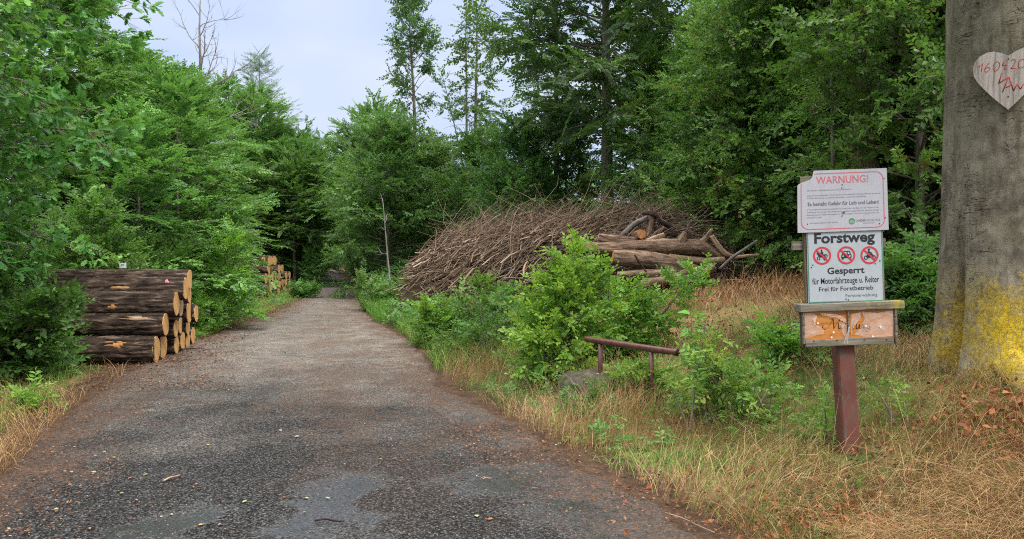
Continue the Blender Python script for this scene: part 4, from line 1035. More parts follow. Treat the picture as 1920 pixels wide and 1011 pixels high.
# rough brush of bare shoots right of the trunks, behind the sign
mb = MB(); g = np.random.default_rng(15)
for i in range(520):
    d = g.uniform(15.9, 18.5); px = g.uniform(1370, 1560); b0 = np.array(base(px, d))
    az = g.uniform(-.5, 1.0) if g.random() < .75 else g.uniform(0, 6.28); e = R(g.uniform(8, 62)); Ln = g.uniform(.7, 2.3)
    dd = np.array([math.cos(az) * math.cos(e), math.sin(az) * math.cos(e) * .6, math.sin(e)])
    P = [b0 + np.array([0, 0, g.uniform(0, .5)]) + dd * Ln * s + np.array([0, 0, -.35 * Ln * s * s]) + g.normal(size=3) * .03 for s in np.linspace(0, 1, 6)]
    r = g.uniform(.003, .008); mb.tube(P, np.linspace(r, r * .4, 6), 3, tint=np.clip(g.normal(.5, .2), 0, 1), cap=False)
tag(mb.build('bare_brush', M['green_twig'], None), kind='stuff', label='bare arching shoots on the bank left of the sign', cat='brush')
# ------------------------------------------------------------------ signpost
SD = 5.8; SS = SD / FPX; LEAN = R(2.2)
SB = at(1595, 858, SD); SB[2] = min(SB[2], float(terr(SB[0], SB[1])) + .02)
def sl_(px, py):
    dx = (px - 1595) * SS; dz = -(py - 858) * SS
    return np.array([dx * math.cos(LEAN) + dz * math.sin(LEAN), -dx * math.sin(LEAN) + dz * math.cos(LEAN)])
post = empty('forest_signpost', SB, 'leaning red post with warning panel, white forest road panel and wooden name box', 'signpost', None, (0, -LEAN, 0))
UVN = np.array([(1, 0, 0), (0, 0, 1), (0, -1, 0)], float)     # u right, w up, normal towards the track
def bx2(mb, x0, y0, x1, y1, v0, v1, tint=.5, mat=0, bev=0.003):
    """box from photo corners, v is the distance in front of the post's axis"""
    a = sl_(x0, y0); b = sl_(x1, y1); c = (a + b) / 2; s = np.abs(b - a)
    mb.box((c[0], -(v0 + v1) / 2, c[1]), (s[0], abs(v1 - v0), s[1]), tint, mat, bev=bev)
mb = MB(); a = sl_(1581, 600); b = np.array([.022, -.35])
W_ = .130; D_ = .125; Q = []
for (u, wz) in (b, a):
    for sx, sy in ((-1, -1), (1, -1), (1, 1), (-1, 1)): Q.append((u + sx * W_ / 2, .05 + sy * D_ / 2, wz))
n = 14; V = []
for i in range(n + 1):
    t = i / n
    for j in range(4):
        p, q = np.array(Q[j]), np.array(Q[4 + j])
        pm = p + (q - p) * t; pn = np.array(Q[(j + 1) % 4]) + (np.array(Q[4 + (j + 1) % 4]) - np.array(Q[(j + 1) % 4])) * t
        ed_ = pn - pm; ed_ /= np.linalg.norm(ed_)
        V += [pm + ed_ * .012, pn - ed_ * .012]
V = np.array(V); V[:, :2] += rng.normal(size=(len(V), 2)) * .0012; i = np.arange(n)[:, None] * 8; j = np.arange(8)[None, :]
mb.add(V, [np.stack([i + j, i + (j + 1) % 8, i + 8 + (j + 1) % 8, i + 8 + j], -1).reshape(-1, 4), np.array([[n * 8 + q for q in range(8)]])])
mb.build('post', M['post_red'], post, smooth=False)
mb = MB()
for x0, x1 in ((1500, 1533), (1534, 1579), (1580, 1624), (1625, 1659)): bx2(mb, x0, 332 - (x0 - 1500) * .03, x1, 566, -.022, -.002 + .0006 * (x0 % 5))
mb.build('backing_board', M['back_board'], post, smooth=False)
mb = MB(); bx2(mb, 1486, 452, 1662, 462, -.055, -.023); mb.build('crossbar', M['board'], post, smooth=False); mb = MB(); bx2(mb, 1497, 331, 1540, 344, -.002, .004); mb.build('board_piece', M['board'], post, smooth=False)

def text_mesh(body, bold=0.0):
    cu = bpy.data.curves.new('lettering', 'FONT'); cu.body = body; cu.size = 1.0; cu.offset = bold; cu.resolution_u = 3
    o = bpy.data.objects.new('lettering', cu); COL.objects.link(o)
    dg = bpy.context.evaluated_depsgraph_get(); me = bpy.data.meshes.new_from_object(o.evaluated_get(dg))
    V = np.array([v.co[:] for v in me.vertices]); F = [list(p.vertices) for p in me.polygons]
    bpy.data.objects.remove(o); bpy.data.curves.remove(cu); bpy.data.meshes.remove(me)
    return V, F
HV, _ = text_mesh('H'); CAP = HV[:, 1].max() - HV[:, 1].min()
def text_on(mb, body, x0, yb, x1, cap, v, bold=0.0, mat=0, tint=.5):
    V, F = text_mesh(body, bold)
    a = sl_(x0, yb); wpx = (x1 - x0) * SS
    u = (V[:, 0] - V[:, 0].min()) / (V[:, 0].max() - V[:, 0].min()) * wpx + a[0]
    z = V[:, 1] / CAP * cap * SS + a[1]
    P = np.stack([u, np.full(len(u), -v), z], -1)
    groups = {}
    for f in F: groups.setdefault(len(f), []).append(f)
    mb.add(P, [np.array(q) for q in groups.values()], tint, None, mat)
def disc(mb, c, r, v, n=24, thick=.002, mat=0):
    th = np.arange(n) * 2 * PI / n
    mb.poly(np.stack([c[0] + r * np.cos(th), c[1] + r * np.sin(th)], -1), thick, UVN, np.array([0, -v + 0.0, 0]), .5, mat)
def ring(mb, c, r0, r1, v, n=48, mat=0):
    th = np.arange(n) * 2 * PI / n; e = np.stack([np.cos(th), np.sin(th)], -1)
    a = c + e * r0; b = c + e * r1
    V = np.concatenate([np.stack([a[:, 0], 0 * th - v, a[:, 1]], -1), np.stack([b[:, 0], 0 * th - v, b[:, 1]], -1)])
    i = np.arange(n); mb.add(V, np.stack([i, (i + 1) % n, n + (i + 1) % n, n + i], -1)[:, ::-1], .5, None, mat)
def strip(mb, pts, wd, v, mat=0, closed=False):
    """flat line of constant width through local (u, w) points"""
    p = np.asarray(pts, float); d = np.gradient(p, axis=0) if not closed else np.roll(p, -1, 0) - np.roll(p, 1, 0)
    d /= np.linalg.norm(d, axis=1, keepdims=True) + 1e-9; nn = np.stack([-d[:, 1], d[:, 0]], -1) * wd / 2
    V = np.concatenate([p + nn, p - nn]); n = len(p); i = np.arange(n if closed else n - 1); j = (i + 1) % n
    mb.add(np.stack([V[:, 0], np.full(len(V), -v), V[:, 1]], -1), np.stack([i, n + i, n + j, j], -1), .5, None, mat)
def fill(mb, pts, v, mat=0):
    p = np.asarray(pts, float); mb.add(np.stack([p[:, 0], np.full(len(p), -v), p[:, 1]], -1), np.arange(len(p))[None, :], .5, None, mat)

# upper warning panel with its bitten corner
out = [(1492, 436), (1662, 430), (1657.5, 315), (1521.5, 320)] + [(1520, 326), (1519, 332), (1515, 336.5), (1508, 339), (1500, 342), (1494, 345), (1491, 348)]
mb = MB(); mb.poly([sl_(*p) for p in out], .004, UVN, np.array([0, -.014, 0]))
wp = mb.build('warning_panel', M['sign_white'], post, smooth=False); wp['label'] = 'white warning panel with red frame and broken corner'
V1 = .0192
mb = MB()
def rrect(x0, y0, x1, y1, r):
    P = []
    for cx, cy, a0 in ((x1 - r, y0 + r, -90), (x1 - r, y1 - r, 0), (x0 + r, y1 - r, 90), (x0 + r, y0 + r, 180)):
        for q in range(0, 91, 15): P.append((cx + r * math.cos(R(a0 + q)), cy + r * math.sin(R(a0 + q))))
    return P
# skewed frame line that follows the panel
fr = []
for (x, y) in rrect(0, 0, 1, 1, .0): fr.append((x, y))
def panel(u, v_): # bilinear over the panel
    tl, tr_, br, bl = np.array((1491, 321.5)), np.array((1657.5, 315.0)), np.array((1662, 430.0)), np.array((1492, 436.0))
    return (tl * (1 - u) + tr_ * u) * (1 - v_) + (bl * (1 - u) + br * u) * v_
rx, ry = .085, .125
P = []
for cx, cy, a0 in ((1 - .045 - rx, .05 + ry, -90), (1 - .045 - rx, .95 - ry, 0), (.04 + rx, .95 - ry, 90)):
    for q in range(0, 91, 10): P.append((cx + rx * math.cos(R(a0 + q)), cy + ry * math.sin(R(a0 + q))))
P = [(.185, .05)] + P + [(.04, .205)]
strip(mb, [sl_(*panel(*p)) for p in P], 1.5 * SS, V1)
mb.build('frame_line', M['soft_red'], wp, smooth=False)
mb = MB(); text_on(mb, 'WARNUNG!', 1526, 344.5, 1623, 13.2, V1, .004); mb.build('heading', M['soft_red'], wp, smooth=False)
mb = MB(); text_on(mb, 'Es besteht Gefahr für Leib und Leben!', 1510.7, 386.0, 1643, 6.6, V1, .014); mb.build('bold_line', M['sign_grey'], wp, smooth=False)
mb = MB()
for s_, x0, y, x1 in (('Sehr geehrte Waldbesucherinnen und Waldbesucher,', 1508.8, 358.4, 1592), ('aufgrund der anhaltenden Trockenheit und zunehmender Schadholzflächen in unseren', 1508.8, 368, 1646),
                      ('Wäldern kommt es zu erhöhten Baumsturz- und Astbruchgefahren.', 1509, 372.8, 1620), ('In Trockenphasen besonders empfehlen wir Ihnen daher, das Betreten des Waldes auf die', 1508.8, 394.0, 1643),
                      ('Waldwege abzuwarten. Eine Haftung ist gesetzlich ausgeschlossen. Eine kurzfristige', 1508.8, 399, 1643.5), ('Beseitigung der Gefahrensituation ist nicht möglich. Die Warnung gilt daher bis', 1509, 404, 1644),
                      ('unbestimmte Zeit.', 1508.8, 409, 1537), ('www.landesforstbetrieb.sachsen-anhalt.de', 1514, 419, 1566.6)):
    mb = MB(); text_on(mb, s_, x0, y, x1, 2.5, V1, .0); mb.build('print_line', M['fine_grey'], wp, smooth=False)
mb = MB(); text_on(mb, 'LANDES', 1600.7, 415, 1617.5, 4.2, V1, .02); text_on(mb, 'FORSTBETRIEB', 1618.2, 414.6, 1646, 4.2, V1, -.008); text_on(mb, 'SACHSEN-ANHALT', 1613.6, 418.6, 1635, 1.9, V1)
mb.build('emblem_lettering', M['fine_grey'], wp, smooth=False)
mb = MB(); ec = sl_(1593, 414); er = 5.9 * SS; disc(mb, ec, er, V1 - .0014, thick=.0014, mat=0)
for q, (dy, wd) in enumerate(((.15, .75), (-.18, .62))):
    strip(mb, [ec + np.array((-wd * er, (dy - .42) * er)), ec + np.array((0, dy * er + .1 * er)), ec + np.array((wd * er, (dy - .42) * er))], er * .17, V1 + .0008, 1)
strip(mb, [ec + np.array((0, -.85 * er)), ec + np.array((0, .1 * er))], er * .15, V1 + .0009, 1)
mb.build('emblem', [M['sign_green'], M['sign_white']], wp, smooth=False)
mb = MB()
for p in ((1574.5, 346), (1574, 352), (1574.6, 404), (1577.5, 398), (1652.5, 334.5), (1655.5, 407.5), (1510, 419.5), (1644.5, 418.5)):
    disc(mb, sl_(*p), 1.0 * SS, V1 - .001, 10, .0025)
strip(mb, [sl_(1574, 397), sl_(1576, 400.5), sl_(1579.5, 398.5), sl_(1579, 396)], .9 * SS, V1 + .0004)
mb.build('screw_hole', M['screw'], wp, smooth=False)

# lower white panel
out = [(1513.5, 567.5), (1656, 563.5), (1651, 425), (1509.5, 430)]
mb = MB(); mb.poly([sl_(*p) for p in out], .004, UVN, np.array([0, -.003, 0]))
fp = mb.build('forest_road_panel', M['old_white'], post, smooth=False); fp['label'] = 'white forest road panel with three red prohibition signs'
V2 = .0082
mb = MB()
strip(mb, [sl_(1511.2, 432), sl_(1515.2, 565.8)], 1.8 * SS, V2); strip(mb, [sl_(1514.5, 566.1), sl_(1655, 562.2)], 1.6 * SS, V2 + .0004); strip(mb, [sl_(1649.6, 428), sl_(1654.8, 562)], 1.4 * SS, V2 + .0008)
mb.build('edge_line', M['edge_green'], fp, smooth=False)
for s_, x0, y, x1, cap, bold, nm in (('Forstweg', 1524.2, 455.5, 1637.5, 18.2, .030, 'heading'), ('Gesperrt', 1549, 513, 1618.5, 11.6, .022, 'lettering'), ('für Motorfahrzeuge u. Reiter', 1521, 532.3, 1646, 11.2, .006, 'lettering'),
                                 ('Frei für Forstbetrieb', 1533.3, 545.5, 1635, 7.6, .008, 'lettering'), ('Forstverwaltung', 1583.4, 556, 1643, 5.4, .0, 'lettering')):
    mb = MB(); text_on(mb, s_, x0, y, x1, cap, V2, bold); mb.build(nm, M['sign_black'] if cap > 6 else M['sign_grey'], fp, smooth=False)
def sym(cx, cy, kind):
    c = sl_(cx, cy); r = 16.8 * SS; mb = MB()
    T = lambda pts: [c + np.array(p) * r for p in pts]
    if kind == 'rider':
        fill(mb, T([(-.42, .02), (-.30, .14), (.22, .12), (.36, .18), (.34, -.06), (.20, -.14), (-.25, -.14), (-.40, -.12)]), V2 + .001, 1)
        fill(mb, T([(-.30, .10), (-.46, .40), (-.60, .30), (-.64, .20), (-.50, .20), (-.44, .0)]), V2 + .0012, 1)
        for a, b, d_ in (((-.36, -.08), (-.56, -.20), (-.50, -.46)), ((-.24, -.10), (-.26, -.32), (-.36, -.50)), ((.22, -.08), (.16, -.34), (.26, -.54)), ((.30, -.04), (.44, -.26), (.52, -.46)), ((.34, .12), (.52, .08), (.58, -.12))):
            strip(mb, T([a, b, d_]), .09 * r, V2 + .0014, 1)
        fill(mb, T([(-.08, .12), (-.16, .40), (-.04, .50), (.10, .42), (.14, .12)]), V2 + .0016, 1); th = np.arange(12) * PI / 6
        fill(mb, T([(-.05 + .10 * math.cos(a), .60 + .10 * math.sin(a)) for a in th]), V2 + .001, 1); strip(mb, T([(.02, .12), (-.06, -.20)]), .10 * r, V2 + .0018, 1)
    elif kind == 'car':
        fill(mb, T([(-.56, -.30), (-.56, .02), (-.44, .10), (.46, .10), (.58, .02), (.58, -.30)]), V2 + .001, 1)
        for a, b in (((-.44, .10), (-.34, .44)), ((-.34, .44), (.38, .44)), ((.38, .44), (.48, .10)), ((.10, .44), (.12, .10))): strip(mb, T([a, b]), .08 * r, V2 + .0012, 1)
        for x in (-.40, .42): fill(mb, T([(x - .1, -.46), (x + .1, -.46), (x + .1, -.28), (x - .1, -.28)]), V2 + .0014, 1)
        for x in (-.36, .38):
            th = np.arange(12) * PI / 6; fill(mb, T([(x + .10 * math.cos(a), -.10 + .10 * math.sin(a)) for a in th]), V2 + .0016, 2)
    else:
        for x in (-.40, .44):
            ring(mb, c + np.array((x, -.26)) * r, .15 * r, .24 * r, V2 + .001, 20, 1)
        fill(mb, T([(-.42, -.20), (-.20, .12), (.10, .16), (.30, .10), (.20, -.24), (-.10, -.30)]), V2 + .0012, 1); strip(mb, T([(.44, -.26), (.24, .22), (.14, .34)]), .08 * r, V2 + .0014, 1)
        fill(mb, T([(-.24, .10), (-.18, .46), (-.02, .50), (.10, .30), (.18, .26), (.14, .16), (.0, .24), (.02, .06)]), V2 + .0016, 1); th = np.arange(12) * PI / 6
        fill(mb, T([(-.06 + .12 * math.cos(a), .62 + .12 * math.sin(a)) for a in th]), V2 + .0018, 1); strip(mb, T([(-.1, .08), (.06, -.14), (-.06, -.28)]), .11 * r, V2 + .002, 1)
    ring(mb, c, r * .80, r, V2 + .0008); strip(mb, [c + np.array((-.60, .60)) * r, c + np.array((.60, -.60)) * r], r * .17, V2 + .0024)
    o = mb.build('prohibition_symbol', [M['sign_red'], M['sign_black'], M['old_white']], fp, smooth=False)
    o['label'] = {'rider': 'no horse riding symbol', 'car': 'no cars symbol', 'bike': 'no motorcycles symbol'}[kind]
sym(1538.8, 478.5, 'rider'); sym(1584, 477.6, 'car'); sym(1627.5, 477.4, 'bike')
mb = MB()
for p in ((1521.5, 496), (1519, 500.5), (1584, 560), (1588.5, 561), (1647, 488), (1638.3, 493.5)): disc(mb, sl_(*p), 1.2 * SS, V2 - .001, 10, .0026)
mb.build('screw_hole', M['screw'], fp, smooth=False)

# wooden name box with little roof board
mb = MB(); bx2(mb, 1492, 569.3, 1686, 576.4, -.05, .074, bev=.004); mb.build('roof_board', M['roof_board'], post, smooth=False)
mb = MB(); bx2(mb, 1498.5, 577.5, 1674, 641.5, -.02, .040); nb = mb.build('name_box', M['back_board'], post, smooth=False)
mb = MB(); bx2(mb, 1502, 583, 1670, 636, .041, .046, bev=0); mb.build('name_board', M['name_board'], nb, smooth=False)
mb = MB(); bx2(mb, 1497, 577.8, 1503, 643, .0405, .066); bx2(mb, 1668, 577.6, 1674.6, 639, .0405, .066); bx2(mb, 1503.2, 635.5, 1667.8, 642, .0405, .064); bx2(mb, 1581, 578.5, 1586, 635.2, .0465, .062)
mb.build('box_frame', M['board'], nb, smooth=False)
# script lettering drawn with a broad slanted nib
mb = MB(); NIB = np.array((math.cos(R(38)), math.sin(R(38))))
def pen(pts, wd=2.2, v=.0474):
    P = catmull(pts, 5); Q = np.array([sl_(1485 + p[0] / 4.595, 430 + p[1] / 4.595) for p in P]); o = NIB * wd * SS / 2; n = len(Q)
    A_ = Q + o; B_ = Q - o; i = np.arange(n - 1)
    V = np.concatenate([A_, B_]); mb.add(np.stack([V[:, 0], np.full(len(V), -v), V[:, 1]], -1), np.stack([i, n + i, n + i + 1, i + 1], -1))
pen([(240, 815), (236, 845), (262, 852), (290, 825), (318, 775), (325, 762)]); pen([(278, 782), (300, 765), (325, 763)])
pen([(325, 763), (330, 800), (333, 848)]); pen([(333, 848), (360, 800), (382, 765)]); pen([(382, 765), (374, 810), (372, 842), (384, 848)])
pen([(398, 800), (392, 835), (404, 848), (424, 828), (432, 800)]); pen([(432, 800), (427, 835), (436, 848)])
pen([(403, 780), (406, 784)], 2.6); pen([(424, 780), (427, 784)], 2.6)
pen([(512, 770), (498, 815), (492, 848), (506, 846)]); pen([(528, 805), (524, 838), (540, 846), (552, 808)]); pen([(552, 808), (550, 838), (566, 844), (578, 806)])
pen([(586, 832), (606, 812), (596, 802), (584, 825), (592, 848), (610, 838)]); pen([(640, 806), (622, 808), (616, 836), (632, 842), (642, 806)]); pen([(642, 806), (636, 858), (618, 872), (602, 864)])
mb.build('script_lettering', M['soft_black'], nb, smooth=False)
# torn clear film, wrinkled
g = np.random.default_rng(8)
def film(outline, name):
    pts = np.array([sl_(1485 + x / 4.595, 430 + y / 4.595) for x, y in outline]); mb = MB(); c = pts.mean(0); n = len(pts)
    V = [np.array((c[0], -.056, c[1]))]
    for f in (.4, .75, 1.0):
        for q in pts:
            p = c + (q - c) * f; V.append(np.array((p[0], -.0545 - g.uniform(0, .006), p[1])))
    F3 = np.array([(0, 1 + i, 1 + (i + 1) % n) for i in range(n)]); F4 = np.array([(1 + k * n + i, 1 + k * n + n + i, 1 + k * n + n + (i + 1) % n, 1 + k * n + (i + 1) % n) for k in (0, 1) for i in range(n)])
    mb.add(V, [F3, F4]); mb.build(name, M['film'], nb, smooth=False)
film([(78, 715), (140, 712), (185, 735), (150, 760), (165, 800), (210, 830), (245, 850), (240, 890), (180, 900), (110, 930), (80, 925)], 'torn_film')
film([(200, 712), (300, 720), (380, 730), (430, 760), (436, 800), (400, 770), (330, 742), (230, 735)], 'torn_film')
film([(360, 780), (434, 810), (440, 900), (425, 930), (408, 900), (390, 850)], 'torn_film')
film([(480, 720), (560, 705), (555, 760), (520, 800), (490, 840), (475, 900), (470, 800)], 'torn_film')
film([(560, 700), (700, 712), (830, 690), (835, 800), (830, 910), (640, 920), (500, 900), (560, 830), (590, 760)], 'torn_film')
mb = MB(); Q = [(452, 830), (440, 880), (420, 935), (408, 978)]
for dx in (0, 16, 30):
    P = [np.array((*sl_(1485 + (x + dx * (i / 3)) / 4.595, 430 + y / 4.595), -.068)) for i, (x, y) in enumerate(Q)]; P = [np.array((p[0], p[2], p[1])) for p in P]
    mb.tube(catmull(P, 3), .004, 4, wob=.5, seed=dx)
mb.build('torn_film', M['film'], nb)
mb = MB()
for x, y in ((190, 800), (322, 876), (306, 920), (597, 822), (722, 830), (657, 912), (298, 681), (663, 678)): disc(mb, sl_(1485 + x / 4.595, 430 + y / 4.595), 1.7 * SS, .0590, 12, .006)
mb.build('nail_cap', M['nail_white'], nb, smooth=False)
mb = MB()
for x, y in ((62, 748), (66, 888), (154, 950), (352, 943), (585, 940), (775, 936), (858, 868), (850, 742), (455, 740), (460, 884)): disc(mb, sl_(1485 + x / 4.595, 430 + y / 4.595), 1.2 * SS, .0635, 8, .005)
mb.build('nail', M['screw'], nb, smooth=False)

# ------------------------------------------------------------------ old beech beside the sign, with its heart
BXc, BYc = 4.45, 6.95; BZ = float(terr(BXc, BYc)) - .12
bt = empty('old_beech', (BXc, BYc, BZ), 'huge old beech trunk at the right edge, yellow lichen on its foot', 'tree')
nz_, nth = 200, 240
zz = np.concatenate([np.linspace(-.55, 1.6, 120), np.linspace(1.62, 9.0, 80)]); th = np.linspace(0, 2 * PI, nth, endpoint=False)
Z, T = np.meshgrid(zz, th, indexing='ij')
def bump_(a0, wd): d = np.angle(np.exp(1j * (T - a0))); return np.exp(-(d / wd) ** 2)
Z0 = Z; Z = np.maximum(Z + .12, 0); rad = .60 - .012 * Z + .05 * np.exp(-Z / .9)
roots = sum(h_ * bump_(R(a0), R(wd)) for a0, wd, h_ in ((160, 13, .15), (205, 12, .35), (232, 15, .75), (268, 16, 1.0), (310, 18, .8), (10, 20, .8), (70, 20, .8), (115, 16, .7)))
rad = rad + roots * (.20 * np.exp(-Z / .16) + .07 * np.exp(-Z / .5)) + .05 * np.exp(-Z / .25)
rad = rad - .15 * bump_(R(191), R(6)) * sstep(Z, 0, .1) * (1 - sstep(Z, .7, 1.6)) - .06 * bump_(R(252), R(5)) * (1 - sstep(Z, .1, .7))
rad = rad + .05 * bump_(R(176), R(11)) * (1 - sstep(Z, .6, 1.7))
rad = rad + .010 * vnoise(T * 5, Z * 2.2, 31) + .004 * vnoise(T * 22, Z * 12, 32) + .02 * vnoise(T * 8, Z * 9, 33) * np.exp(-Z / .3)
# collar scar of an old limb, bulging out high on the front
dsc = np.sqrt((np.angle(np.exp(1j * (T - R(228)))) * .6) ** 2 + ((Z - 2.95) * .9) ** 2)
rad = rad + .028 * np.exp(-((dsc - .36) / .035) ** 2) * (Z > 2.95)
Z = Z0; X_ = rad * np.cos(T); Y_ = rad * np.sin(T)
i = np.arange(nz_ - 1)[:, None] * nth; j = np.arange(nth)[None, :]; j2 = (j + 1) % nth
mb = MB(); mb.add(np.stack([X_, Y_, Z], -1).reshape(-1, 3), np.stack([i + j, i + j2, i + nth + j2, i + nth + j], -1).reshape(-1, 4)); mb.build('trunk', M['old_beech'], bt)
# root arms that run out over the bank
for pts, rads in (([(-.34, -.44, .04), (-.46, -.78, -.04), (-.60, -1.05, -.10), (-.66, -1.4, -.22)], (.15, .11, .07, .03)), ([(-.05, -.55, .04), (.04, -.90, -.04), (.0, -1.2, -.12), (.1, -1.5, -.24)], (.16, .12, .08, .03)), ([(.35, -.5, .04), (.6, -.8, -.04), (.8, -1.1, -.2)], (.15, .10, .04))):
    P = catmull(pts, 6); mb = MB(); mb.tube(P, np.interp(np.linspace(0, 1, len(P)), np.linspace(0, 1, len(rads)), rads), 20, wob=.35, ridges=.15, seed=3); mb.build('root', M['old_beech'], bt)
# low limbs and leaves that hang into the upper right corner
g = np.random.default_rng(66); wood = MB(); pos, dr, up, sc_, tn = [], [], [], [], []
for az, z0, Ln, e in ((3.5, 4.6, 2.2, .05), (3.1, 4.9, 2.6, .10), (4.0, 4.8, 1.8, .05), (2.7, 5.0, 2.8, .1), (4.6, 5.0, 2.4, .1), (3.3, 5.8, 3.0, .25), (2.2, 5.6, 3.0, .2), (5.4, 5.6, 3.0, .2), (.2, 5.4, 3, .2), (1.2, 5.6, 3, .2)):
    d = np.array([math.cos(az) * math.cos(e), math.sin(az) * math.cos(e), math.sin(e)]); p0 = np.array([.5 * math.cos(az), .5 * math.sin(az), z0])
    Q = [p0 + d * Ln * s - np.array([0, 0, .28 * Ln * s * s]) for s in np.linspace(0, 1, 7)]
    wood.tube(Q, np.linspace(.06, .008, 7), 8)
    for q in range(64):
        s = g.uniform(.25, 1); c = p0 + d * Ln * s - np.array([0, 0, .28 * Ln * s * s]); a = g.uniform(-1.3, 1.3)
        d2 = np.array([math.cos(az + a), math.sin(az + a), g.uniform(-.5, .1)]); pos.append(c + d2 * g.uniform(0, .55) + np.array([0, 0, g.normal() * .08])); dr.append(d2); up.append(np.array([0, 0, 1]) + g.normal(size=3) * .3); sc_.append(g.uniform(.28, .45)); tn.append(g.uniform(.1, .6))
wood.build('limb', M['tree_bark'], bt)
cm = MB(); place_sprays(cm, SP['near'], pos, dr, up, np.array(sc_), np.array(tn), 3); cm.build('crown', [M['oak_leaf'], M['tree_bark']], bt, smooth=False)

hn = np.array([-.60, -.80, 0]); hu = np.array([.80, -.60, 0]); hz_ = np.array([0, 0, 1.0]); HS = 6.38 / FPX
hc = np.array([BXc, BYc, 0]) + hn * .598; hc[2] = at(1897, 150, hc[1])[2]; hc = hc + hu * -.02
ht = empty('wooden_heart', hc, 'wooden heart with a red date nailed to the big beech trunk', 'heart sign')
half = [(0, 45), (10, 51), (24, 56.5), (36, 56), (48, 50), (56, 40), (58.5, 28), (57, 14), (50, 0), (40, -13), (27, -29), (15, -42), (6, -51), (0, -57)]
pts = half + [(-x, y) for x, y in half[-2:0:-1]]
HM = np.array([hu, hz_, hn])
mb = MB(); mb.poly([(x * HS, y * HS) for x, y in pts], .022, HM, hn * 0.012); mb.build('board', M['heart_wood'], ht, smooth=False)
mb = MB()
def hstroke(P, r=.0030):
    Q = [((x - 549) / 7.22 * HS, -(y - 505) / 7.22 * HS) for x, y in P]; Q = catmull(Q, 3) if len(Q) > 3 else np.array(Q)
    W3 = np.array([hu * a + hz_ * b + hn * .0345 for a, b in Q]); n0 = len(mb.v); mb.tube(W3, r, 6); V = mb.v[n0]; dv = (V @ hn - .0345); mb.v[n0] = V - np.outer(dv * .65, hn)
for P in ([(195, 290), (245, 240)], [(245, 240), (225, 360)], [(330, 240), (285, 290), (268, 345), (290, 368), (325, 345), (330, 315), (300, 305), (274, 325)], [(350, 362), (355, 362)], [(410, 240), (375, 280), (370, 340), (400, 368), (440, 330), (445, 270), (412, 240)],
          [(510, 240), (475, 305)], [(475, 305), (540, 305)], [(512, 285), (505, 368)], [(528, 358), (533, 358)], [(575, 260), (605, 238), (630, 265), (600, 330), (575, 362)], [(575, 362), (640, 365)], [(700, 245), (668, 290), (665, 345), (695, 370), (735, 340), (738, 280), (702, 245)]): hstroke(P)
for P in ([(475, 400), (435, 545)], [(435, 545), (555, 470)], [(555, 470), (480, 670)], [(555, 470), (610, 668)], [(610, 668), (650, 580)], [(650, 580), (690, 655)], [(690, 655), (725, 585)], [(520, 612), (590, 582)]): hstroke(P, .0042)
mb.build('red_lettering', M['heart_paint'], ht)
mb = MB()
for x, y in ((549, 225), (549, 740)):
    c = hu * (x - 549) / 7.22 * HS + hz_ * -(y - 505) / 7.22 * HS + hn * .033; th_ = np.arange(10) * PI / 5
    mb.poly(np.stack([np.cos(th_), np.sin(th_)], -1) * .006, .004, HM, c)
mb.build('nail', M['screw'], ht, smooth=False)

# ------------------------------------------------------------------ railing over the culvert
pa, pb = at(1100, 636, 9.0), at(1271, 660, 7.75); pb[2] = pa[2] - .01
rl_ = empty('pipe_railing', pa, 'low rusty red pipe railing on two posts beside the bright green shrub', 'railing')
mb = MB(); mb.tube([np.zeros(3), (pb - pa) * .5, pb - pa], .034, 20, cap=False); mb.build('rail', M['pipe_paint'], rl_)
mb = MB(); ax = (pb - pa) / np.linalg.norm(pb - pa)
for c, s in ((pb - pa, 1), (np.zeros(3), -1)): mb.tube([c - ax * s * .03, c - ax * s * .004], .0335, 20)  # near-black plugs stand in for the shade inside the open pipe
mb.build('pipe_end_shade', M['pipe_shade'], rl_)
for f in (.17, .74):
    q = (pb - pa) * f; gz_ = float(terr(pa[0] + q[0], pa[1] + q[1])) - .15
    mb = MB(); mb.tube([q + np.array([0, 0, -.03]), np.array([q[0], q[1], (gz_ - pa[2]) * .5]), np.array([q[0], q[1], gz_ - pa[2]])], .027, 16); mb.build('post', M['pipe_paint'], rl_)
hb = np.array(at(1122, 735, 8.75)); hb[2] = float(terr(hb[0], hb[1])) - .1
t = empty('concrete_headwall', hb, 'mossy broken concrete block under the left post of the railing', 'concrete block')
mb = MB(); xs_ = np.linspace(-.42, .42, 22); ys_ = np.linspace(-.26, .30, 16)
XX, YY = np.meshgrid(xs_, ys_); hgt = .30 + .03 * vnoise(XX * 9, YY * 9, 4) - .06 * sstep(np.abs(XX), .3, .42) - .05 * sstep(-YY, .15, .26)
top = np.stack([XX + .02 * vnoise(YY * 12, XX * 12, 2), YY, hgt], -1)
V = top.reshape(-1, 3); nx = len(xs_); i = (np.arange(15)[:, None] * nx + np.arange(21)[None, :]); F = np.stack([i, i + 1, i + nx + 1, i + nx], -1).reshape(-1, 4)
edge = list(range(nx)) + [nx * (r + 1) - 1 for r in range(1, 16)] + list(range(nx * 16 - 2, nx * 15 - 1, -1)) + [nx * r for r in range(14, 0, -1)]
lo = V[edge].copy(); lo[:, 2] = -.2; lo[:, :2] *= 1.03; m = len(edge); n0 = len(V); mid_ = (V[edge] + lo) / 2 + rng.normal(size=(m, 3)) * .012
FF = [(edge[k], n0 + k, n0 + (k + 1) % m, edge[(k + 1) % m]) for k in range(m)] + [(n0 + k, n0 + m + k, n0 + m + (k + 1) % m, n0 + (k + 1) % m) for k in range(m)]
mb.add(np.concatenate([V, mid_, lo]), [F, np.array(FF)]); mb.build('block', M['concrete'], t)
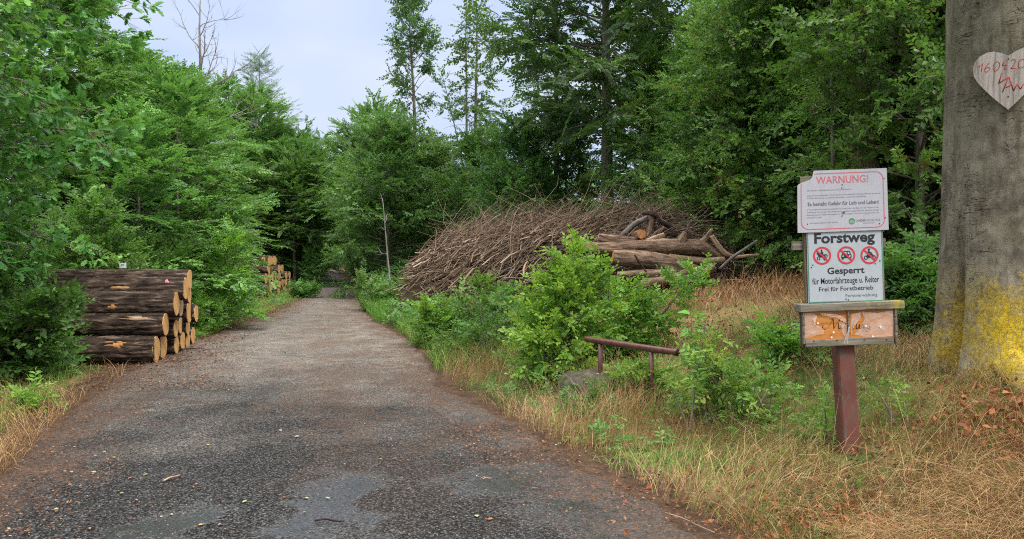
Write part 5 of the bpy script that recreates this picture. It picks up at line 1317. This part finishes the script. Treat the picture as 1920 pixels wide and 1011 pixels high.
# ------------------------------------------------------------------ shrubs and saplings
def shrub(name, label, cat, px, d, leafm, spray, seed, H, Rr, prof=coney, nl=34, spacing=.10, sl=.22, stems=1, group=None, dz=0, el=(62, 8), **kw):
    b0 = base(px, d, dz); t = empty(name, b0, label, cat, group)
    g = np.random.default_rng(seed); wood = MB(); cm = MB(); P = [[], [], [], [], []]
    for s in range(stems):
        ln = (g.normal() * .28 * Rr * 2, g.normal() * .2 * Rr * 2) if stems > 1 else (g.normal() * .1, 0)
        w_, sp = grow(seed * 17 + s, H=H * (1 if s == 0 else g.uniform(.6, .95)), tr=kw.get('tr', .014 + .004 * H), cb=kw.get('cb', .06), Rr=Rr * (1 if stems == 1 else .72), prof=prof, nl=nl, spacing=spacing, sl=sl, el=el,
                      lean=ln, sec=kw.get('sec', .5), droop=kw.get('droop', .10), flat=kw.get('flat', .38), vert=.25, tint=kw.get('tint', (.3, .85)), tsides=6, gaps=kw.get('gaps', 0), inner=.2, sub=kw.get('sub', True))
        off = np.array([g.normal() * Rr * .25, g.normal() * Rr * .25, 0]) if stems > 1 else np.zeros(3)
        for V in w_.v: V += off
        n0 = wood.n
        for V, T_, U_ in zip(w_.v, w_.t, w_.u): wood.v.append(V); wood.t.append(T_); wood.u.append(U_); wood.n += len(V)
        for F, m in w_.f: wood.f.append((F + n0, m))
        place_sprays(cm, SP[spray], sp[0] + off, sp[1], sp[2], sp[3], sp[4], seed + s)
    wood.build('stem', M['tree_bark'], t); cm.build('foliage', [leafm, M['tree_bark']], t, smooth=False); return t

shrub('hornbeam_shrub', 'bright green hornbeam shrub with a pointed tip, left of the rusty railing', 'shrub', 1042, 9.9, M['fresh_leaf'], 'bushy', 1, 1.74, .85, prof=lambda t: max(.10, (1 - t) ** .62), nl=46, spacing=.115, sl=.23, stems=3, tint=(.4, 1.0), flat=.6)
shrub('hornbeam_shrub', 'bright green shrub whose tip crosses the sawn end of the dark trunk', 'shrub', 1138, 10.3, M['fresh_leaf'], 'bushy', 2, 1.35, .42, nl=30, spacing=.10, sl=.20, stems=2, tint=(.35, 1.0), flat=.6)
shrub('hornbeam_shrub', 'lower green shrub behind the rusty railing, right of the pointed one', 'shrub', 1195, 10.6, M['fresh_leaf'], 'bushy', 3, 1.2, .60, nl=30, spacing=.10, sl=.20, prof=oval, stems=2, tint=(.15, .8), flat=.6)
shrub('dark_shrub', 'dark thin shrub in front of the brush heap, left of the bright pointed shrub', 'shrub', 905, 12.2, M['right_leaf'], 'bushy', 4, 1.2, .70, nl=34, spacing=.13, sl=.24, prof=oval, tint=(.2, .8), gaps=.15)
shrub('dark_shrub', 'low green shrub at the roadside left of the dark thin shrub', 'shrub', 835, 14.6, M['fresh_leaf'], 'bushy', 5, .85, .62, nl=34, spacing=.11, sl=.22, prof=oval, stems=2, tint=(.1, .6))
shrub('dark_shrub', 'dark low shrub in the shade under the brush heap', 'shrub', 955, 13.2, M['right_leaf'], 'near', 6, .95, .7, nl=34, spacing=.12, sl=.24, prof=oval, stems=2, tint=(.15, .6))
shrub('yellowing_shrub', 'loose yellow green shrub with thin stems right of the railing', 'shrub', 1325, 7.3, M['yellow_leaf'], 'herb', 7, .95, .42, nl=12, spacing=.15, sl=.16, prof=oval, stems=4, tint=(.2, 1.0), flat=.6)
shrub('yellowing_shrub', 'yellow green shrub with darker leaves between railing and signpost', 'shrub', 1405, 7.1, M['yellow_leaf'], 'herb', 8, .62, .40, nl=12, spacing=.15, sl=.15, prof=oval, stems=4, tint=(.0, .75), flat=.6)
shrub('green_shrub', 'green low shrub left of the name box on the bank', 'shrub', 1492, 8.2, M['fresh_leaf'], 'bushy', 9, .45, .34, nl=16, spacing=.10, sl=.20, prof=oval, stems=3, tint=(.1, .6))
shrub('green_shrub', 'low green plants under the railing beside the concrete block', 'shrub', 1225, 8.3, M['yellow_leaf'], 'herb', 10, .42, .36, nl=14, spacing=.10, sl=.15, prof=oval, stems=4, tint=(.05, .7))
shrub('tall_herb', 'dark green tall herbs between the name box and the big beech', 'plant', 1706, 8.6, M['herb_leaf'], 'herb', 11, .95, .42, nl=24, spacing=.09, sl=.20, prof=oval, stems=5, tint=(.0, .55))
shrub('tall_herb', 'green herbs close against the left side of the big beech', 'plant', 1742, 8.2, M['herb_leaf'], 'herb', 12, .7, .3, nl=20, spacing=.09, sl=.17, prof=oval, stems=4, tint=(.1, .7))
shrub('hornbeam_sapling', 'bushy hornbeam sapling with a thin stem in front of the far log stack', 'sapling', 420, 18.2, M['fresh_leaf'], 'near', 13, 2.45, .92, nl=60, spacing=.16, sl=.34, prof=lambda t: max(.08, (1 - t) ** .75), tint=(.05, .55), cb=.12, flat=.25)
shrub('roadside_bush', 'bright bush beside the right end of the near log stack', 'shrub', 382, 16.9, M['fresh_leaf'], 'near', 14, .95, .5, nl=28, spacing=.12, sl=.24, prof=oval, stems=2, tint=(.1, .7))
shrub('roadside_bush', 'low bush at the foot of the far log stack by the track', 'shrub', 566, 33.5, M['hornbeam_leaf'], 'near', 15, .55, .5, nl=28, spacing=.17, sl=.36, prof=oval, stems=3, tint=(.4, .95))
shrub('roadside_bush', 'tall bush rising behind the right end of the far log stack', 'shrub', 580, 46.5, M['hornbeam_leaf'], 'near', 16, 2.2, 1.0, nl=40, spacing=.22, sl=.42, prof=oval, stems=2, tint=(.2, .7))
shrub('edge_shrub', 'dense dark shrub under the oak, covering the left ends of the near logs', 'shrub', -20, 10.9, M['oak_leaf'], 'bushy', 17, 1.4, .52, nl=60, spacing=.12, sl=.24, prof=oval, stems=3, tint=(.2, .85))
shrub('edge_shrub', 'low shrub at the left edge of the picture above the dry verge', 'shrub', -45, 10.2, M['oak_leaf'], 'bushy', 18, 1.3, .8, nl=60, spacing=.12, sl=.24, prof=oval, stems=3, tint=(.15, .7))
shrub('edge_shrub', 'taller shrub behind the left edge shrubs, reaching over the ends of the logs', 'shrub', -10, 12.3, M['oak_leaf'], 'near', 19, 2.3, 1.15, nl=70, spacing=.15, sl=.28, prof=oval, stems=3, tint=(.3, .95))
shrub('seedling', 'small light green seedling in the dry verge at the left edge', 'plant', 40, 8.2, M['fresh_leaf'], 'herb', 20, .36, .26, nl=12, spacing=.10, sl=.17, prof=oval, stems=3, tint=(.4, 1))
shrub('seedling', 'tiny oak seedling in the flattened grass before the signpost', 'plant', 1598, 5.15, M['fresh_leaf'], 'herb', 21, .17, .05, nl=6, spacing=.05, sl=.06, prof=oval, tint=(.3, .8))
shrub('roadside_bush', 'small bush at the right edge of the track below the thin birch', 'shrub', 722, 25.0, M['hornbeam_leaf'], 'near', 22, 1.15, .7, nl=30, spacing=.15, sl=.32, prof=oval, stems=2, tint=(.3, .9))
shrub('edge_shrub', 'shrub behind the near log stack, showing over its top', 'shrub', 180, 15.6, M['hornbeam_leaf'], 'near', 23, 2.6, 1.6, nl=70, spacing=.19, sl=.36, prof=oval, stems=3, tint=(.3, .95))
shrub('edge_shrub', 'shrub right behind the upper right corner of the near log stack', 'shrub', 300, 16.6, M['hornbeam_leaf'], 'near', 24, 1.9, 1.1, nl=50, spacing=.18, sl=.34, prof=oval, stems=2, tint=(.2, .8))

shrub('weed', 'small leafy weed in the dry grass midway between post and beech', 'plant', 1690, 6.1, M['yellow_leaf'], 'herb', 31, .34, .18, nl=10, spacing=.09, sl=.13, prof=oval, stems=3, tint=(.1, .8))
shrub('weed', 'green weed in the grass just left of the red post', 'plant', 1535, 6.2, M['fresh_leaf'], 'herb', 32, .40, .22, nl=12, spacing=.09, sl=.13, prof=oval, stems=3, tint=(.0, .6))
shrub('weed', 'thin tall weed with pale leaves below the end of the railing', 'plant', 1290, 6.9, M['yellow_leaf'], 'herb', 33, .5, .16, nl=12, spacing=.10, sl=.12, prof=oval, stems=2, tint=(.3, .9))
shrub('weed', 'green weed standing in the grass in front of the concrete block', 'plant', 1085, 7.9, M['herb_leaf'], 'herb', 34, .38, .24, nl=12, spacing=.09, sl=.13, prof=oval, stems=3, tint=(.2, .9))
# one tall seedling with a few large leaves
t = empty('tall_seedling', base(1300, 7.5), 'single tall seedling with a few large pale leaves, right of the railing', 'plant')
mb = MB(); mb.tube(catmull([(0, 0, 0), (.02, 0, .4), (-.01, 0, .75), (-.02, 0, 1.0)], 4), np.linspace(.008, .003, 13), 6); mb.build('stem', M['tree_bark'], t)
LV, LF = leaf_oval(.62); mb = MB()
for z, az, ln, e in ((.98, 2.6, .13, .2), (.96, .3, .12, .1), (.86, 3.4, .13, -.5), (.84, -.2, .13, -.3), (.72, 3.0, .14, -.9), (.70, -.6, .17, -1.2), (.60, 3.6, .13, -.7), (.58, .2, .14, -.6), (.45, -1.2, .13, -.6), (.40, 2.2, .12, -.4)):
    d = np.array([math.cos(az) * math.cos(e), math.sin(az) * math.cos(e), math.sin(e)]); F_ = frames(d[None], np.array([[0, -.5, 1.0]]))[0]
    mb.add((LV * ln) @ F_.T + np.array([0, 0, z]) + d * .03, LF, .62 + .1 * math.sin(z * 40))
mb.build('foliage', M['fresh_leaf'], t, smooth=False)

# ------------------------------------------------------------------ grass, litter, undergrowth
def blades(mb, x, y, Ln, wd, bend, tint, az, z0=0.0, seed=0):
    g = np.random.default_rng(seed); n = len(x); k = 4
    s = np.linspace(0, 1, k)[None, :]; z = terr(x, y) - .015 + z0
    lean = bend[:, None] * s * (PI / 2)
    seg = Ln[:, None] / (k - 1)
    dh = np.cumsum(np.sin(lean) * seg, 1) - np.sin(lean[:, :1]) * seg; dv = np.cumsum(np.cos(lean) * seg, 1) - np.cos(lean[:, :1]) * seg
    px = x[:, None] + np.cos(az)[:, None] * dh; py = y[:, None] + np.sin(az)[:, None] * dh; pz = z[:, None] + dv
    f = az + PI / 2 + g.normal(size=n) * .9
    wv = wd[:, None] * np.array([1, .95, .7, .12])[None, :] / 2
    a = np.stack([px + np.cos(f)[:, None] * wv, py + np.sin(f)[:, None] * wv, pz], -1); b = np.stack([px - np.cos(f)[:, None] * wv, py - np.sin(f)[:, None] * wv, pz + wv * .3], -1)
    V = np.stack([a, b], 2).reshape(n, 2 * k, 3)
    F = np.array([(2 * i, 2 * i + 1, 2 * i + 3, 2 * i + 2) for i in range(k - 1)])
    FF = (F[None] + (np.arange(n) * 2 * k)[:, None, None]).reshape(-1, 4)
    mb.add(V.reshape(-1, 3), FF, np.repeat(np.clip(tint, 0, 1), 2 * k))

g = np.random.default_rng(2024)
def scatter(n, y0, y1, e0, e1, side=1, power=1.0, clump=None, seed=0):
    """places along the verge: denser near the viewer; e is the distance from the road's edge"""
    u = g.random(n); y = 1 / (1 / y0 + (1 / y1 - 1 / y0) * u) if power > 0 else g.uniform(y0, y1, n)
    e = e0 + (e1 - e0) * g.random(n)
    x = XR(y) + e if side > 0 else XL(y) - e
    if clump is not None:
        q = vnoise(x * clump, y * clump, seed); ok = g.random(n) < np.clip(.5 + q * .75, .04, 1); x, y, e = x[ok], y[ok], e[ok]
    return x, y, e
dry, grn = MB(), MB()
def sow(mb, x, y, L0, L1, w0, w1, b0, b1, tm, ts, azm=None, azs=1.0, seed=0):
    n = len(x); az = g.uniform(0, 2 * PI, n) if azm is None else azm + g.normal(size=n) * azs
    blades(mb, x, y, g.uniform(L0, L1, n), g.uniform(w0, w1, n), np.clip(g.uniform(b0, b1, n), 0, 1.35), g.normal(tm, ts, n), az, seed=seed)
# right verge, straw: standing tufts, then flattened tangles by the signpost
def swirl(x, y, sd=1.0): return 3.2 * vnoise(x * .9, y * .9, 71) + g.normal(size=len(x)) * sd
def tuft(x, y): return np.clip(.72 + .42 * vnoise(x * 2.1, y * 2.1, 72), .35, 1.3)
def sow2(mb, x, y, L0, L1, w0, w1, b0, b1, tm, ts, sd=.8, seed=0):
    ok = ((x - SB[0]) / .24) ** 2 + ((y - SB[1] + .12) / .34) ** 2 > g.uniform(.25, 1.2, len(x)); x, y = x[ok], y[ok]
    n = len(x); blades(mb, x, y, g.uniform(L0, L1, n) * tuft(x, y), g.uniform(w0, w1, n), np.clip(g.uniform(b0, b1, n), 0, 1.45), g.normal(tm, ts, n) + .16 * vnoise(x * 1.7, y * 1.7, 73), swirl(x, y, sd), seed=seed)
x, y, e = scatter(40000, 3.2, 11, .12, 4.8, 1, 1, 1.1, 41); sow2(dry, x, y, .12, .40, .0022, .0045, .35, 1.2, .50, .22, .9, 1)
x, y, e = scatter(46000, 3.2, 9, .7, 5.2, 1, 1, .9, 42); sow2(dry, x, y, .25, .70, .002, .004, .95, 1.45, .56, .22, .8, 2)
x, y, e = scatter(7000, 6.5, 17, .1, 1.6, 1, 1, 1.4, 43); sow2(dry, x, y, .25, .60, .0025, .005, .15, .8, .60, .18, 1.2, 3)
x, y, e = scatter(1500, 3.3, 10, .2, 4.0, 1, 1, 1.2, 46); sow2(dry, x, y, .45, .9, .002, .0032, .2, .9, .74, .15, 1.5, 13)
x, y, e = scatter(24000, 9, 17, 2.6, 9.5, 1, 1, .8, 44); sow2(dry, x, y, .25, .65, .004, .007, .3, 1.1, .46, .24, 1.2, 4)
th = g.uniform(0, 2 * PI, 5200); rr_ = .66 + np.abs(g.normal(size=5200)) * .22; x = BXc + rr_ * np.cos(th); y = BYc + rr_ * np.sin(th); sow2(dry, x, y, .10, .34, .0022, .0045, .3, 1.2, .48, .22, 1.2, 21); sow2(grn, x[:900], y[:900], .10, .28, .003, .006, .3, 1.1, .6, .2, 1.2, 22)
x, y, e = scatter(6000, 9, 16, 3.2, 7.0, 1, 1, 1.5, 45); sow2(dry, x, y, .25, .5, .004, .008, .5, 1.2, .12, .10, 1.2, 5)
# green among it
x, y, e = scatter(24000, 3.3, 12, .15, 4.8, 1, 1, 1.6, 51); ok = (g.random(len(x)) < np.clip((y - 3.6) / 3.0, .25, 1)); x, y = x[ok], y[ok]; sow2(grn, x, y, .15, .42, .0028, .0055, .4, 1.2, .70, .24, 1.0, seed=6)
x, y, e = scatter(30000, 14, 40, .05, 2.2, 1, 1, .9, 52); sow(grn, x, y, .25, .60, .006, .012, .1, .7, .52, .16, None, seed=7)
x, y, e = scatter(9000, 11, 17, .05, 1.6, 1, 1, 1.2, 53); sow(grn, x, y, .2, .5, .005, .009, .2, .8, .74, .2, None, seed=8)
# left verge
x, y, e = scatter(16000, 5.2, 11, .0, 2.2, -1, 1, 1.2, 61); sow(dry, x, y, .12, .38, .0025, .005, .4, 1.25, .55, .22, None, seed=9)
x, y, e = scatter(6000, 5.5, 11.5, .4, 2.6, -1, 1, 1.5, 62); sow(grn, x, y, .12, .35, .003, .006, .3, 1.0, .72, .2, None, seed=10)
x, y, e = scatter(22000, 15.5, 45, .0, 3.5, -1, 1, .7, 63); sow(grn, x, y, .08, .32, .006, .011, .2, .9, .78, .2, None, seed=11)
x, y, e = scatter(7000, 15.5, 36, .0, 3.0, -1, 1, .9, 64); sow(dry, x, y, .08, .25, .006, .010, .4, 1.2, .55, .2, None, seed=12)
tag(dry.build('dry_grass', M['dry_grass'], None, smooth=False), kind='stuff', label='straw coloured grass on the verges', cat='grass')
tag(grn.build('green_grass', M['green_grass'], None, smooth=False), kind='stuff', label='green grass on the verges of the track', cat='grass')

def scraps(mb, x, y, z, size, tint, flat=.35, seed=0, wd=.6):
    g_ = np.random.default_rng(seed); n = len(x); V0, F0 = leaf_simple(wd, .12, .06)
    az = g_.uniform(0, 2 * PI, n); d = np.stack([np.cos(az), np.sin(az), g_.normal(size=n) * flat], -1); u = np.stack([g_.normal(size=n) * flat, g_.normal(size=n) * flat, np.ones(n)], -1)
    Rm = frames(d, u); W = np.einsum('nij,vj->nvi', Rm, V0) * size[:, None, None] + np.stack([x, y, z], -1)[:, None, :]
    mb.add(W.reshape(-1, 3), (F0[0][None] + (np.arange(n) * 4)[:, None, None]).reshape(-1, 4), np.repeat(np.clip(tint, 0, 1), 4))
mb = MB(); def_z = lambda x, y: terr(x, y) + .012 + np.where((x < XR(y)) & (x > XL(y)), .022, 0)
for n, y0, y1, e0, e1, side, s0, s1, tm in ((9000, 3.4, 30, -.75, .45, 1, .008, .034, .45), (5000, 4.5, 13, -.9, .9, -1, .008, .034, .48), (5000, 9.5, 14, -1.6, .6, -1, .010, .04, .48), (4000, 14, 34, -.9, .5, -1, .015, .05, .45), (6500, 3.4, 9, .3, 4.8, 1, .02, .06, .5)):
    x, y, e = scatter(n, y0, y1, e0, e1, side, 1, 1.3, n % 97); scraps(mb, x, y, def_z(x, y) + g.uniform(0, .01, len(x)), g.uniform(s0, s1, len(x)), g.normal(tm, .22, len(x)), .25, n)
x, y, e = scatter(4200, 4.2, 26, -5.0, -.6, 1, 1, .9, 7); ok = x > XL(y); x, y = x[ok], y[ok]
scraps(mb, x, y, def_z(x, y), g.uniform(.008, .030, len(x)), g.normal(.5, .25, len(x)), .2, 77)
# bark crumbs round the near log stack
x = -6.3 + g.normal(size=3500) * .85; y = 13.0 + g.normal(size=3500) * 1.7; scraps(mb, x, y, terr(x, y) + .014, g.uniform(.02, .07, 3500), g.normal(.38, .22, 3500), .3, 5, .35)
tag(mb.build('leaf_litter', M['litter'], None, smooth=False), kind='stuff', label='brown leaf and bark litter along the edges of the track', cat='leaf litter')
# rust coloured dead leaves round the beech and in the right corner
mb = MB()
for cx, cy, sx, sy, n, s0, s1, hz2 in ((1905, 5.35, .22, .25, 420, .03, .075, .32), (1780, 5.7, .45, .35, 800, .02, .05, .08), (1540, 4.75, .22, .16, 150, .03, .07, .06), (1650, 5.2, .5, .4, 240, .03, .07, .06), (1450, 5.0, .4, .4, 160, .03, .06, .06), (1260, 10.5, .5, .5, 420, .03, .06, .25), (1400, 13, .9, .8, 300, .04, .08, .3)):
    c = base(cx, cy); x = c[0] + g.normal(size=n) * sx; y = c[1] + g.normal(size=n) * sy; scraps(mb, x, y, terr(x, y) + g.uniform(.01, hz2, n), g.uniform(s0, s1, n), g.normal(.42, .25, n), .9, n)
tag(mb.build('dead_leaves', M['rust_leaf'], None, smooth=False), kind='stuff', label='rust brown dead leaves round the foot of the beech and in the dry grass', cat='dead leaves')

hx = HC[0] + g.uniform(-4.2, 4.2, 2600); hy = HC[1] + g.uniform(-4.5, 3.5, 2600); ok = heap(hx, hy) > .4; hx, hy = hx[ok], hy[ok]
mb = MB(); scraps(mb, hx, hy, heapz(hx, hy) + g.uniform(-.02, .12, len(hx)), g.uniform(.03, .08, len(hx)), g.normal(.4, .25, len(hx)), .9, 9)
tag(mb.build('withered_leaves', M['litter'], None, smooth=False), kind='stuff', label='withered brown leaves caught in the brush heap', cat='dead leaves')
# low green undergrowth below the trees
mb = MB()
def under(n, f, leaf='herb', s0=.2, s1=.4, h0=.05, h1=.6, tm=.45, seed=0):
    px, d = f(n); x = (px - 960) / FPX * d; y = d; ok = (x > XR(y) + .25) | (x < XL(y) - .25); x, y = x[ok], y[ok]; z = terr(x, y) + g.uniform(h0, h1, len(x)) * g.random(len(x))
    az = g.uniform(0, 2 * PI, len(x)); e = g.uniform(-.1, .9, len(x)); dr = np.stack([np.cos(az) * np.cos(e), np.sin(az) * np.cos(e), np.sin(e)], -1); up = np.stack([g.normal(size=len(x)) * .4, g.normal(size=len(x)) * .4, np.ones(len(x))], -1)
    place_sprays(mb, SP[leaf], np.stack([x, y, z], -1), dr, up, g.uniform(s0, s1, len(x)), np.clip(g.normal(tm, .2, len(x)), 0, 1), seed)
under(1500, lambda n: (g.uniform(-60, 130, n), g.uniform(10.6, 14, n)), s0=.15, s1=.28, h1=.6, seed=1)
under(1500, lambda n: (g.uniform(130, 440, n), g.uniform(16.5, 24, n)), s1=.38, h1=.8, seed=2)
under(1400, lambda n: (g.uniform(330, 455, n), g.uniform(24, 40, n)), s0=.3, s1=.5, h1=.8, seed=3)
under(1400, lambda n: (g.uniform(690, 900, n), g.uniform(23.5, 34, n)), s0=.3, s1=.5, h1=1.1, seed=4)
under(1300, lambda n: (g.uniform(1180, 1800, n), g.uniform(16.5, 24, n)), s0=.25, s1=.45, h1=1.0, seed=5)
under(800, lambda n: (g.uniform(1600, 1800, n), g.uniform(9.5, 13, n)), s0=.16, s1=.28, h1=.45, tm=.08, seed=6)
under(1500, lambda n: (g.uniform(735, 960, n), g.uniform(14.0, 18.5, n)), s0=.15, s1=.30, h1=.8, tm=.5, seed=7)
under(900, lambda n: (g.uniform(742, 880, n), g.uniform(18.5, 22.5, n)), s0=.2, s1=.36, h1=.6, tm=.55, seed=17)
under(350, lambda n: (g.uniform(900, 1500, n), g.uniform(6.4, 9.5, n)), s0=.10, s1=.18, h1=.25, tm=.7, seed=8)
for n, s, y0, y1, e0, e1 in ((700, 1, 15, 32, .3, 1.8), (500, -1, 28, 60, .2, 2), (500, 1, 34, 70, .2, 2.5)):
    x, y, e = scatter(n, y0, y1, e0, e1, s, 1); px = x / y * FPX + 960; under(len(x), lambda k, px=px, y=y: (px, y), s0=.15, s1=.25 if n == 500 else .4, h1=.15 if n == 500 else .5, tm=.7, seed=n)
tag(mb.build('undergrowth', [M['herb_leaf'], M['tree_bark']], None, smooth=False), kind='stuff', label='low green undergrowth below the trees', cat='undergrowth')

# gravel grains on the near asphalt
mb = MB(); n = 16000; u = g.random(n); y = 1 / (1 / 3.2 + (1 / 12 - 1 / 3.2) * u); x = XL(y) + (XR(y) - XL(y)) * g.random(n)
s = .0018 + .0045 * g.random(n) ** 2.5; O = np.array([(1, 0, 0), (-1, 0, 0), (0, 1, 0), (0, -1, 0), (0, 0, .7), (0, 0, -.7)], float); FO = np.array([(0, 2, 4), (2, 1, 4), (1, 3, 4), (3, 0, 4), (2, 0, 5), (1, 2, 5), (3, 1, 5), (0, 3, 5)])
a = g.uniform(0, PI, n); ca, sa = np.cos(a), np.sin(a); W = O[None] * s[:, None, None] * g.uniform(.6, 1.4, (n, 6, 1)); Wx = W[..., 0] * ca[:, None] - W[..., 1] * sa[:, None]; Wy = W[..., 0] * sa[:, None] + W[..., 1] * ca[:, None]
W = np.stack([Wx + x[:, None], Wy + y[:, None], W[..., 2] + .026], -1); mb.add(W.reshape(-1, 3), (FO[None] + (np.arange(n) * 6)[:, None, None]).reshape(-1, 3), np.repeat(g.random(n), 6))
k = NT('gravel_grain'); k.color(k.ramp(k.attr('tint'), [(0, (.02, .02, .02)), (.6, (.09, .086, .082)), (.9, (.18, .172, .165)), (1, (.28, .265, .25))])); k.rough(.8, .3)
tag(mb.build('gravel', k.m, None, smooth=False), kind='stuff', label='small grains of gravel on the near asphalt', cat='gravel')

# sticks and single leaves lying on the road
def stick(label, p, q, r, m, seed):
    a = at(p[0], p[1], 1); da = 1.6 / -(a[2] - 1.6); A0 = at(p[0], p[1], da - .05); a = at(q[0], q[1], 1); B0 = at(q[0], q[1], 1.6 / -(a[2] - 1.6) - .05)
    A0[2] = B0[2] = .03 + r; t = empty('stick', A0, label, 'stick'); P = catmull([(0, 0, 0), (B0 - A0) * .35 + np.array([0, .012, .006]), (B0 - A0) * .7 + np.array([0, -.006, .003]), B0 - A0], 4); mb = MB(); mb.tube(P, np.linspace(r, r * .7, len(P)), 8, wob=.25, seed=seed); mb.build('bark', m, t)
stick('pale barkless stick lying on the left half of the near asphalt', (307, 908), (338, 897), .008, M['pale_wood'], 1)
stick('dark brown stick lying at the bottom edge of the road', (590, 982), (645, 984), .007, M['oak_bark'], 2)
stick('thin twig lying on the wet asphalt near the right verge', (905, 904), (922, 902), .004, M['pale_wood'], 3)
stick('long thin dry stalk lying over the road edge in the right foreground', (1250, 968), (1340, 1004), .004, M['pale_wood'], 4)
stick('dark twig between the near log stack and the track', (330, 660), (382, 657), .012, M['oak_bark'], 5)
k = NT('yellow_fallen_leaf'); k.color((.42, .30, .07)); k.rough(.6); k2 = NT('brown_fallen_leaf'); k2.color((.24, .10, .045)); k2.rough(.7); k3 = NT('pale_green_fallen_leaf'); k3.color((.25, .34, .14)); k3.rough(.6); k4 = NT('whitish_chip'); k4.color((.30, .28, .25)); k4.rough(.7)
LV, LF = leaf_oval(.62, .10, .08); lm = {}
for nm, kk in (('yellow', k), ('brown', k2), ('pale green', k3), ('whitish', k4)):
    mb = MB(); mb.add(LV, LF); lm[nm] = mb.mesh('fallen_leaf', kk.m, True)
for nm, px, py, s in (('yellow', 572, 935, .05), ('yellow', 103, 848, .04), ('yellow', 213, 860, .05), ('yellow', 391, 837, .05), ('yellow', 135, 888, .05), ('yellow', 372, 988, .045), ('brown', 240, 900, .05), ('brown', 222, 885, .04), ('brown', 925, 975, .05), ('brown', 855, 795, .05), ('brown', 90, 885, .06), ('brown', 55, 998, .05), ('brown', 500, 700, .06), ('brown', 745, 862, .05),
                      ('pale green', 180, 888, .055), ('pale green', 268, 893, .045), ('pale green', 455, 945, .05), ('pale green', 610, 936, .045), ('pale green', 895, 972, .06), ('pale green', 230, 926, .05), ('whitish', 173, 857, .07), ('whitish', 200, 849, .05), ('whitish', 417, 985, .05), ('whitish', 252, 940, .04), ('whitish', 552, 821, .06), ('whitish', 522, 808, .07), ('whitish', 668, 690, .07), ('whitish', 532, 662, .09)):
    a = at(px, py, 1); d = 1.6 / -(a[2] - 1.6); p = at(px, py, d * .985); o = bpy.data.objects.new('fallen_leaf', lm[nm]); COL.objects.link(o); o.location = (p[0], p[1], .033); s *= .8; o.scale = (s, s, s); o.rotation_euler = (random.uniform(-.15, .15), random.uniform(-.15, .15), random.uniform(0, 6))
    tag(o, f'small {nm} leaf lying flat on the grey road' if nm != 'whitish' else 'small whitish flake lying flat on the grey road', 'leaf', f'{nm} leaves on the road' if nm != 'whitish' else 'whitish flakes on the road')
